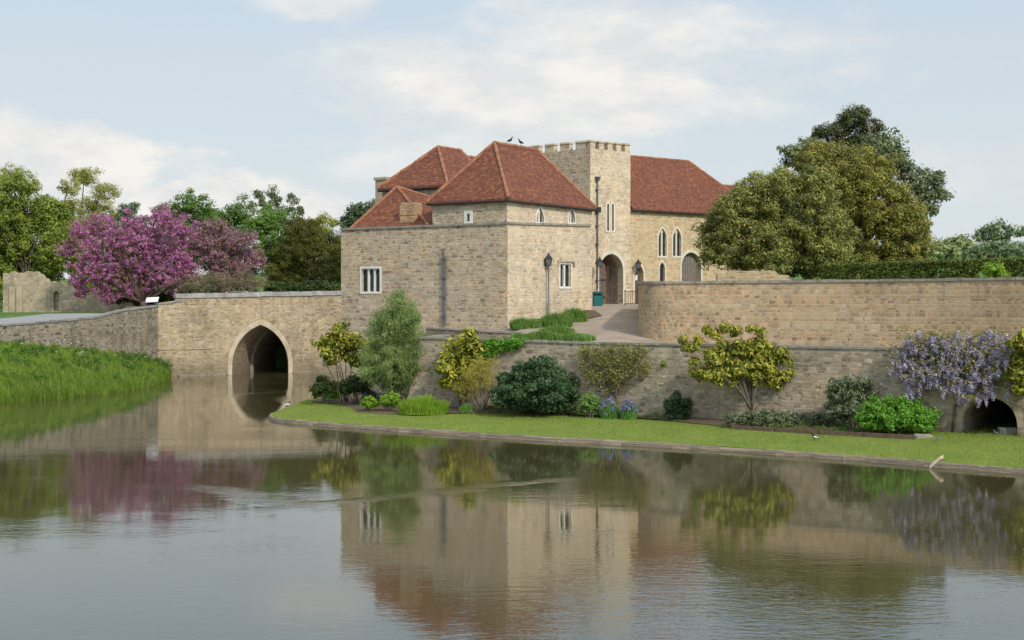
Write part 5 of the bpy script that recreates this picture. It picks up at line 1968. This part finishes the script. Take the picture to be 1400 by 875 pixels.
# wisteria on the wall over the tunnel
ws = thing('wisteria', 'lilac flowering wisteria spread over the walls above the tunnel mouth', 'climber', RW.p(RW.at(1330, 412)[0], 0.5, 0.3))
mb = MB()
cf, clv = [], []
u_, _ = RW.at(1327, 412)
vine = [RW.p(RW.at(1335, 545)[0], 2.0, 0.12), RW.p(RW.at(1325, 500)[0], RW.at(1325, 512)[1], 0.2), RW.p(RW.at(1312, 480)[0], RW.at(1315, 485)[1], 0.25)]
mb.tube([RW.p(RW.at(1303, 590)[0], 0.4, 0.08), RW.p(RW.at(1306, 560)[0], 1.6, 0.08), *vine], [0.06, 0.055, 0.05, 0.05, 0.04], 7)
for i in range(540):
    while True:
        px, py = 1222 + 166 * rng.random(), 452 + 100 * rng.random()
        e = ((px - 1300) / 82) ** 2 + ((py - 494) / 40) ** 2
        low = (1310 < px < 1392 and py < 548) or (1240 < px < 1262 and py < 552)
        e += 0.35 * math.sin(px * 0.19) * math.cos(py * 0.23 + 1)
        if e < 0.95 or (low and e < 2.2 and rng.random() < 0.4):
            break
    u_, z_ = RW.at(px, py)
    off = 0.25 + 0.6 * rng.random()
    top_ = RW.p(u_, z_, off)
    if i % 5 == 0:
        limb(mb, vine[1 + i % 2], top_, 0.03, 0.01, 0.15, 4)
    L_ = 0.10 + 0.2 * rng.random()
    for j in range(4):
        f_ = j / 3
        cf.append([top_[0], top_[1], top_[2] - L_ * f_, 0.14 * (1 - 0.55 * f_), 0.14 * (1 - 0.55 * f_), 0.08])
    if i % 3:
        clv.append([top_[0] + 0.15 * rng.normal(), top_[1], top_[2] + 0.1, 0.25, 0.22, 0.14])
mb.build('stem', M['bark'], ws, True)
quads_mesh('flowers', *clump_leaves(np.array(cf), 15, 0.042, 0.3), M['wisteria'], ws)
quads_mesh('foliage', *clump_leaves(np.array(clv), 16, 0.06, 0.3), M['bronze'], ws)
bush('magnolia', 'yellow green magnolia at the right edge beyond the wisteria', [(1392, 470, 14), (1400, 490, 18), (1388, 505, 12), (1405, 520, 18), (1395, 535, 10), (1415, 475, 18), (1420, 505, 18), (1398, 458, 8)], wall_d(1400, 0.9), M['magnolia'], base=(at(1432, 412, wall_d(1400, 0.9)).x, wall_d(1400, 0.9), 0.5), rc=0.28, per=34, size=0.13, aspect=0.42)
# ivy over the coping
iv = thing('ivy', 'bright green ivy hanging over the coping beside the yellow magnolia', 'climber', RW.p(RW.at(695, 470)[0], 3.5, 0.1))
cl = []
for i in range(70):
    px = 664 + 52 * rng.random()
    py = 465 + (8 + 14 * max(0, 1 - (px - 664) / 52)) * rng.random()
    u_, z_ = RW.at(px, py)
    cl.append([*RW.p(u_, z_, 0.1 + 0.12 * rng.random()), 0.2, 0.14, 0.16])
mb = MB()
for c in cl[::6]:
    u_ = (Vector(c[:2]) - RW.O).dot(RW.u)
    limb(mb, RW.p(u_ + 0.2, rz(u_) + 0.06, -0.15), c[:3], 0.012, 0.006, 0.1, 4)
mb.build('stem', M['bark'], iv)
quads_mesh('leaves', *clump_leaves(np.array(cl), 40, 0.06, 0.4), M['fresh'], iv)
for px, py, lb_ in ((908, 497, 'tiny green sprig growing from the wall face left of the open magnolia'),):
    u_, z_ = RW.at(px, py)
    sgp = thing('wall_sprig', lb_, 'plant', RW.p(u_, z_, 0.0))
    mb = MB()
    limb(mb, RW.p(u_, z_ - 0.12, -0.02), RW.p(u_, z_, 0.12), 0.01, 0.005, 0.1, 4)
    mb.build('stem', M['bark'], sgp)
    quads_mesh('leaves', *clump_leaves(np.array([[*RW.p(u_, z_, 0.1), 0.13, 0.1, 0.2]]), 60, 0.06, 0.3), M['grassy'], sgp)

# low ground cover between the shrubs
M['cover'] = leaf('ground_cover_leaf', (0.035, 0.065, 0.012), (0.12, 0.17, 0.035), (0.17, 0.13, 0.06), 0.12, 0.25, 1.0)
cl = []
for i in range(520):
    px = 470 + 790 * rng.random()
    pyb = np.interp(px, [425, 485, 600, 760, 900, 1000, 1120, 1258], [540, 554, 560, 563.5, 570.5, 578, 586, 593])
    a = on_z(px, pyb - 0.5, 0.6)
    f = rng.random()
    q = a + Vector((WU.y * -1, WU.x, 0)) * f * 2.2
    if math.sin(px * 0.05) + math.sin(px * 0.017 + 1) + 0.6 * rng.normal() < 0.0:
        continue
    cl.append([q.x, q.y, lawn_z(q.x, q.y) + 0.1 + 0.05 * rng.random(), 0.26, 0.22, 0.09 + 0.1 * f])
o = quads_mesh('ground_cover', *clump_leaves(np.array(cl), 45, 0.045, 0.5), M['cover'])
tag(o, 'low leafy ground cover between the shrubs of the planted bed', 'ground cover', kind='stuff')

# lavender beds on the upper terrace
sheet('upper_bed', [GR.p(0.3, 0, 0.1)[:2], GR.p(0.2, 0, 2.3)[:2], GR.p(6.8, 0, 2.3)[:2], GR.p(8.8, 0, 0.7)[:2], GR.p(8.9, 0, 0.1)[:2]][::-1] if False else [GR.p(0.3, 0, 0.1)[:2], GR.p(0.2, 0, 2.3)[:2], GR.p(6.8, 0, 2.3)[:2], GR.p(8.8, 0, 0.7)[:2], GR.p(8.9, 0, 0.1)[:2]], 0, M['soil'], 1.0, zf=lambda x, y: ramp_z(x, y) + 0.05)


def mound_row(name, label, spots, mat, n, h, cat='plant'):
    """spots: (px, base py, width px, height m)"""
    for i, (px, py, wpx, hm, lb_) in enumerate(spots):
        # intersect with the sloping terrace by marching
        d = 70.0
        while d < 100:
            p = at(px, py, d)
            if p.z <= ramp_z(p.x, d) + 0.05:
                break
            d += 0.1
        p = at(px, py, d)
        wm_ = wpx * d / FPX
        root = thing(name, lb_, cat, (p.x, d, ramp_z(p.x, d)), label)
        k_ = int(n * wpx / 40)
        a_, r_ = rng.random(k_) * 2 * math.pi, rng.random(k_) ** 0.5
        X, Y = p.x + np.cos(a_) * r_ * wm_ / 2, d + 0.35 + np.sin(a_) * r_ * 0.7
        Z = np.array([ramp_z(x, y) for x, y in zip(X, Y)])
        blades('leaves', np.stack([X, Y, Z], 1), hm * (0.55 + 0.5 * rng.random(k_)) * (1.05 - 0.5 * r_ ** 2), 0.022, 0.55, mat, root)


mound_row('lavender', 'green lavender mounds along the gatehouse wall', [
    (712, 448, 30, 0.62, 'leftmost green lavender mound at the foot of the pale gatehouse wall'),
    (730, 447, 22, 0.55, 'short green lavender mound just left of the lamp post foot'),
    (760, 446, 46, 0.85, 'wide green lavender mound just right of the lamp post foot'),
    (786, 439, 36, 0.85, 'green lavender mound beside the drive at the end of the wall bed')], M['lavender'], 1500, 0.6)
mound_row('grass_mound', 'low spreading green mounds above the retaining wall', [
    (706, 464.5, 40, 0.42, 'low spreading green mound on the terrace edge above the ivy'),
    (742, 464, 50, 0.5, 'low spreading green mound in the middle of the terrace edge bed'),
    (762, 457, 50, 0.5, 'higher green mound between the terrace edge bed and the lavender'),
    (790, 465, 50, 0.4, 'low spreading green mound at the edge of the drive')], M['lavender'], 1500, 0.5)

# ------------------------------------------------------------------ trees and hedge on the right
M['oakleaf'] = leaf('holm_oak_leaf', (0.060, 0.068, 0.016), (0.24, 0.215, 0.042), (0.27, 0.23, 0.05), 0.10, 0.25, 0.45)
M['oakgreen'] = leaf('holm_oak_leaf_green', (0.062, 0.076, 0.020), (0.225, 0.222, 0.050), (0.27, 0.24, 0.06), 0.10, 0.25, 0.45)
M['oakgrey'] = leaf('grey_oak_leaf', (0.050, 0.068, 0.030), (0.165, 0.19, 0.085), transl=0.2, clump=0.5)
M['pine'] = leaf('pine_needle', (0.026, 0.034, 0.010), (0.080, 0.085, 0.022), transl=0.1, clump=0.5)
M['yew'] = leaf('yew_needle', (0.018, 0.026, 0.004), (0.105, 0.10, 0.014), transl=0.12, clump=0.55)
M['hedgeleaf'] = leaf('hedge_leaf', (0.035, 0.050, 0.008), (0.12, 0.135, 0.02), transl=0.15, clump=0.6)
A_ = [(1005, 292, 34), (985, 315, 32), (976, 345, 22), (1010, 330, 40), (1040, 268, 34), (1065, 255, 28), (1060, 300, 50), (1100, 290, 48), (1095, 335, 45), (1050, 345, 36), (1130, 320, 42), (1140, 350, 30), (1015, 358, 20), (1110, 255, 30), (1020, 268, 22)]
tree('holm_oak', 'broad rounded golden green oak in front, partly hiding the right wing of the gatehouse', A_, 87, M['oakgreen'], (at(1070, 412, 88).x, 88, 5.7), rc=0.52, per=140, size=0.085, tr=0.45, group='oaks behind the terrace wall')
B_ = [(1112, 222, 28), (1130, 220, 30), (1160, 230, 38), (1190, 240, 38), (1150, 270, 40), (1200, 275, 45), (1230, 290, 35), (1235, 325, 35), (1190, 330, 45), (1253, 350, 22), (1258, 315, 22), (1220, 358, 26), (1100, 240, 25), (1170, 350, 30)]
tree('holm_oak', 'tall golden green oak standing right of and behind the rounded front oak', B_, 95, M['oakleaf'], (at(1185, 412, 96).x, 96, 5.7), rc=0.52, per=140, size=0.085, tr=0.5, group='oaks behind the terrace wall')
C_ = [(1085, 214, 20), (1105, 200, 16), (1215, 205, 24), (1228, 230, 20), (1200, 200, 20), (1243, 252, 22), (1270, 262, 18), (1278, 243, 13), (1283, 268, 13), (1272, 285, 12), (1262, 240, 12), (1240, 290, 20)]
tree('grey_oak', 'dark grey green oak showing right behind the golden oaks', C_, 104, M['oakgrey'], (at(1235, 412, 105).x, 105, 5.7), rc=0.55, per=55, size=0.14, tr=0.4)
D_ = [(1168, 160, 20, 12), (1150, 172, 22, 14), (1188, 176, 20, 14), (1128, 180, 16, 7), (1112, 186, 11, 6), (1197, 196, 20, 14), (1160, 195, 34, 16), (1175, 152, 14, 7), (1205, 212, 18, 14)]
tree('pine', 'dark flat topped pine rising behind the golden oaks', D_, 112, M['pine'], (at(1165, 412, 113).x, 113, 5.7), rc=0.55, per=75, size=0.16, tr=0.4, aspect=0.25)
bush('shrub', 'dark foliage added as shade under the oaks just left of the clipped hedge', [(1062, 372, 10, 8), (1080, 370, 12, 9), (1100, 371, 12, 9), (1115, 371, 10, 9)], 91, M['deep'], rc=0.35, per=60, size=0.1, zb=5.75)  # dark foliage put in as shading for the gap below the crowns
# clipped hedge behind the terrace wall
hp0, hp1 = at(1122, 360.5, 80), at(1440, 350.5, 70)
hg = thing('clipped_hedge', 'long clipped dark green hedge behind the terrace wall', 'hedge', (hp1.x, hp1.y, 5.7))
P0, P1 = Vector(hp0[:2]), Vector(hp1[:2])
hu = (P1 - P0).normalized()
hn = Vector((hu.y, -hu.x))
Lh = (P1 - P0).length
k = 2100
tt, hh2 = rng.random(k) * Lh, rng.random(k)
side = rng.random(k)
ztop = hp0.z + (hp1.z - hp0.z) * tt / Lh
front = side < 0.6
z_ = np.where(front, 5.75 + (ztop - 5.85) * hh2, ztop - 0.1)
off = np.where(front, 0.0, -1.3 * rng.random(k))
C = np.stack([P0.x + hu.x * tt + hn.x * off, P0.y + hu.y * tt + hn.y * off, z_, np.full(k, 0.2), np.full(k, 0.2), np.full(k, 0.13)], 1)
quads_mesh('foliage', *clump_leaves(C, 42, 0.06, 0.5), M['hedgeleaf'], hg)
mb = MB()
for i in range(14):
    q = P0 + hu * Lh * (i + 0.5) / 14 - hn * 0.6
    limb(mb, (q.x, q.y, 5.6), (q.x + 0.1, q.y, 7.2), 0.06, 0.02, 0.05, 5)
mb.build('stem', M['bark'], hg)
bush('shrub', 'small light green shrub poking up in front of the clipped hedge', [(1360, 368, 13, 9), (1352, 371, 8, 6), (1368, 370, 8, 7)], 69.5, M['grassy'], rc=0.2, per=50, size=0.06, zb=6.0)

# far hillside on the right
M['farleaf'] = leaf('far_leaf', (0.10, 0.135, 0.045), (0.25, 0.29, 0.115), transl=0.25, clump=0.15)
M['farblue'] = leaf('far_leaf_bluish', (0.070, 0.105, 0.048), (0.165, 0.21, 0.095), transl=0.2, clump=0.15)
far = [('large round tree on the far right hilltop', [(1360, 312, 17, 13), (1345, 322, 12, 9), (1375, 318, 14, 10)], 270, 'farblue'),
       ('small dark tree at the far right edge of the hill', [(1398, 316, 9, 8), (1408, 318, 10, 9)], 275, 'farblue'),
       ('bluish green tree mass below the large hilltop tree', [(1350, 342, 18, 10), (1375, 340, 20, 11), (1400, 342, 20, 11), (1330, 345, 14, 8)], 245, 'farblue'),
       ('bright green tree on the far hillside right of the oaks', [(1290, 338, 16, 10), (1305, 330, 14, 8), (1300, 345, 18, 8), (1280, 345, 12, 8)], 235, 'farleaf'),
       ('pale green tree beyond the hedge between the far trees', [(1318, 333, 10, 7), (1325, 340, 12, 7), (1312, 344, 12, 7)], 250, 'farleaf')]
for i, (lb_, spec, d, mt) in enumerate(far):
    x_ = at(sum(s[0] for s in spec) / len(spec), 412, d).x
    tree('far_tree', lb_, spec, d, M[mt], (x_, d, far_z(x_, d)), rc=1.2, per=42, size=0.36, tr=0.35, group='trees on the far hill', nl=6, seed=i)

# ------------------------------------------------------------------ trees on the left
M['spring'] = leaf('spring_leaf', (0.070, 0.095, 0.014), (0.225, 0.26, 0.045), transl=0.35, clump=0.4)
M['springpale'] = leaf('pale_spring_leaf', (0.13, 0.135, 0.03), (0.30, 0.29, 0.07), transl=0.35, clump=0.4)
M['green'] = leaf('mid_green_leaf', (0.035, 0.072, 0.012), (0.11, 0.19, 0.03), transl=0.3, clump=0.4)
M['bright'] = leaf('bright_green_leaf', (0.045, 0.095, 0.014), (0.135, 0.215, 0.032), transl=0.3, clump=0.4)
M['conifer'] = leaf('blue_conifer', (0.028, 0.050, 0.022), (0.085, 0.12, 0.05), transl=0.15, clump=0.4)
M['greyleaf'] = leaf('grey_green_leaf', (0.055, 0.075, 0.030), (0.13, 0.155, 0.07), transl=0.3, clump=0.4)
M['redbud'] = leaf('redbud_flower', (0.165, 0.06, 0.112), (0.46, 0.165, 0.345), (0.16, 0.11, 0.05), 0.24, 0.3, 0.5)
M['redbud2'] = leaf('redbud_flower_dull', (0.14, 0.075, 0.088), (0.33, 0.14, 0.235), (0.18, 0.14, 0.07), 0.38, 0.3, 0.5)
M['bare'] = leaf('budding_leaf', (0.13, 0.10, 0.06), (0.25, 0.20, 0.12), transl=0.3, clump=0.6)
gl = 'trees beyond the bridge'


def ltree(name, lb_, spec, d, mt, rc=0.8, per=50, size=0.2, dens=1.0, **kw):
    per, size = int(per * 1.9), size * 0.68
    x_ = at(sum(s[0] for s in spec) / len(spec), 412, d).x
    return tree(name, lb_, spec, d, M[mt], (x_, d + 0.5, far_z(x_, d)), rc=rc, per=per, size=size, dens=dens, group=gl, **kw)


ltree('broadleaf_tree', 'big yellow green tree at the left edge behind the ruin', [(20, 262, 28), (60, 292, 26), (10, 310, 40), (45, 330, 40), (15, 360, 36), (70, 345, 26), (85, 325, 20), (-30, 290, 45), (-35, 345, 45), (60, 375, 25), (20, 390, 30), (75, 295, 22), (88, 350, 22)], 146, 'spring', rc=0.75, per=60, dens=1.35, seed=1)
ltree('broadleaf_tree', 'tall sparse pale green tree with sky showing through behind the big left tree', [(115, 242, 24, 14), (95, 256, 16, 12), (142, 262, 20, 12), (88, 280, 18, 12), (120, 285, 26, 14), (150, 288, 14, 14), (70, 300, 18), (105, 312, 25), (140, 312, 22), (35, 250, 18), (15, 245, 20)], 165, 'springpale', rc=0.7, per=40, size=0.16, dens=1.05, seed=2)
ltree('conifer', 'small dark bluish conifer between the sparse pale tree and the magenta tree', [(180, 284, 12), (170, 298, 14), (192, 298, 12), (165, 318, 20), (185, 315, 18)], 160, 'conifer', seed=3)
ltree('broadleaf_tree', 'round mid green tree rising above the magenta tree', [(255, 275, 14), (240, 284, 14), (275, 286, 16), (225, 286, 10), (260, 302, 24), (295, 296, 16), (230, 305, 18)], 165, 'green', seed=4)
ltree('broadleaf_tree', 'green bushy tree between the round tree and the bright green tree', [(325, 283, 14), (310, 298, 16), (337, 306, 20), (310, 320, 20)], 160, 'green', seed=5)
ltree('tall_tree', 'thin tall grey green tree rising highest behind the bright green tree', [(355, 268, 9), (372, 264, 9), (380, 275, 8), (365, 282, 12), (402, 272, 7, 9), (407, 288, 8, 11), (388, 298, 12), (345, 285, 8), (395, 285, 7)], 172, 'greyleaf', rc=0.6, per=36, dens=0.8, seed=6)
ltree('broadleaf_tree', 'bright green dense tree left of the dark yew', [(368, 298, 20), (350, 310, 18), (390, 308, 18), (370, 332, 26), (388, 345, 22), (355, 345, 18), (372, 365, 22)], 152, 'bright', seed=7)
ltree('far_tree', 'small pale yellow tree far behind the yew beside the gatehouse', [(440, 303, 11, 9), (426, 306, 9, 8), (455, 308, 9, 8), (440, 320, 14)], 215, 'springpale', rc=1.0, size=0.26, seed=8)
ltree('broadleaf_tree', 'dark green tree showing just left of the red roof', [(490, 290, 14), (480, 300, 11), (500, 284, 9), (511, 279, 7), (495, 305, 15), (475, 308, 9), (510, 300, 14)], 140, 'conifer', rc=0.65, seed=9)
yw = [(405, 318, 14, 18), (430, 316, 14, 18), (418, 312, 9, 14), (385, 352, 16, 24), (400, 345, 16, 26), (418, 340, 18, 28), (440, 338, 16, 28), (458, 342, 13, 28), (470, 350, 12, 25), (378, 378, 14, 18), (398, 378, 18, 22), (420, 375, 20, 24), (445, 375, 20, 24), (465, 375, 14, 22)]
ltree('yew', 'broad dark olive yew next to the left end of the gatehouse', yw, 148, 'yew', rc=0.55, per=80, size=0.15, aspect=0.3, droop=-0.6, dens=1.9, seed=10, shell=0.3)
ra_ = [(110, 318, 20), (95, 342, 16), (135, 312, 24), (160, 330, 28), (120, 362, 26), (150, 370, 26), (105, 385, 15), (180, 305, 18), (205, 325, 28), (230, 305, 24), (250, 320, 28), (215, 350, 30), (245, 352, 26), (190, 365, 26), (230, 378, 24), (262, 372, 18), (215, 295, 14), (175, 395, 16), (140, 397, 16), (112, 398, 14, 10), (125, 340, 18), (185, 335, 20), (205, 385, 18), (150, 408, 14, 8)]
rb2 = [(300, 322, 24), (320, 340, 26), (345, 345, 18), (290, 350, 24), (330, 365, 20), (275, 335, 20), (356, 360, 10), (305, 372, 18), (280, 312, 14), (340, 325, 14)]
for lb_, spec, mt, d, tx in (('large magenta flowering tree with bright blossom behind the bridge wall', ra_, 'redbud', 125, 200), ('smaller dull pink flowering tree right of the large magenta one', rb2, 'redbud2', 127, 300)):
    x_ = at(tx, 412, d).x
    tree('redbud', lb_, spec, d, M[mt], (x_, d, far_z(x_, d)), rc=0.36, per=32, size=0.08, dens=0.85, tr=0.3, nl=30, bark='twig', split=0.2, aspect=0.6, shell=0.25, group='flowering trees behind the bridge')
for i, (lb_, spec) in enumerate((('low bare brown shrub behind the left part of the bridge coping', [(265, 388, 16, 14), (285, 385, 16, 16), (250, 392, 12, 10)]),
                                 ('low bare brown shrub left of the yew behind the bridge coping', [(310, 385, 16, 14), (330, 382, 16, 15), (345, 386, 12, 12), (360, 385, 8, 12)]))):
    bush('bare_shrub', lb_, spec, 124.5, M['bare'], rc=0.35, per=40, size=0.085, aspect=0.2, dens=1.0, stems=26, zb=4.9, bark='barkpale', group='bare shrubs behind the bridge')
ltree('broadleaf_tree', 'olive green tree filling the gap behind the left half of the magenta tree', [(110, 340, 24), (140, 320, 20), (150, 360, 30), (185, 345, 26), (120, 385, 26), (175, 385, 26)], 158, 'spring', seed=21)
ltree('broadleaf_tree', 'shaded green tree behind the middle of the magenta tree', [(215, 330, 22), (245, 325, 20), (225, 365, 30), (260, 350, 26), (205, 390, 24), (250, 390, 26)], 156, 'green', seed=22)
ltree('conifer', 'shaded blue green conifer behind the dull pink tree', [(290, 325, 20), (315, 330, 20), (300, 360, 26), (335, 360, 22), (290, 390, 22), (330, 392, 24)], 154, 'conifer', seed=23)
# dark hedge under the magenta tree
bush('hedge', 'dark evergreen growth in the shade under the magenta tree', [(150 + 12 * i, 405, 12, 10) for i in range(12)], 128.5, M['deep'], cat='hedge', rc=0.45, per=50, size=0.12, zb=4.9)
bush('shrub', 'dark green undergrowth at the foot of the yew behind the bridge coping', [(372 + 11 * i, 393 + (i % 3) * 2, 11, 10) for i in range(9)], 136, M['deep'], rc=0.5, per=60, size=0.13, zb=4.9)
# bushes further left beyond the frame continue the tree line
ltree('broadleaf_tree', 'dark green tree just outside the left edge of the tree line', [(-90, 290, 40), (-120, 330, 45), (-75, 350, 40), (-150, 300, 40)], 155, 'green', rc=0.9, per=40, seed=12)
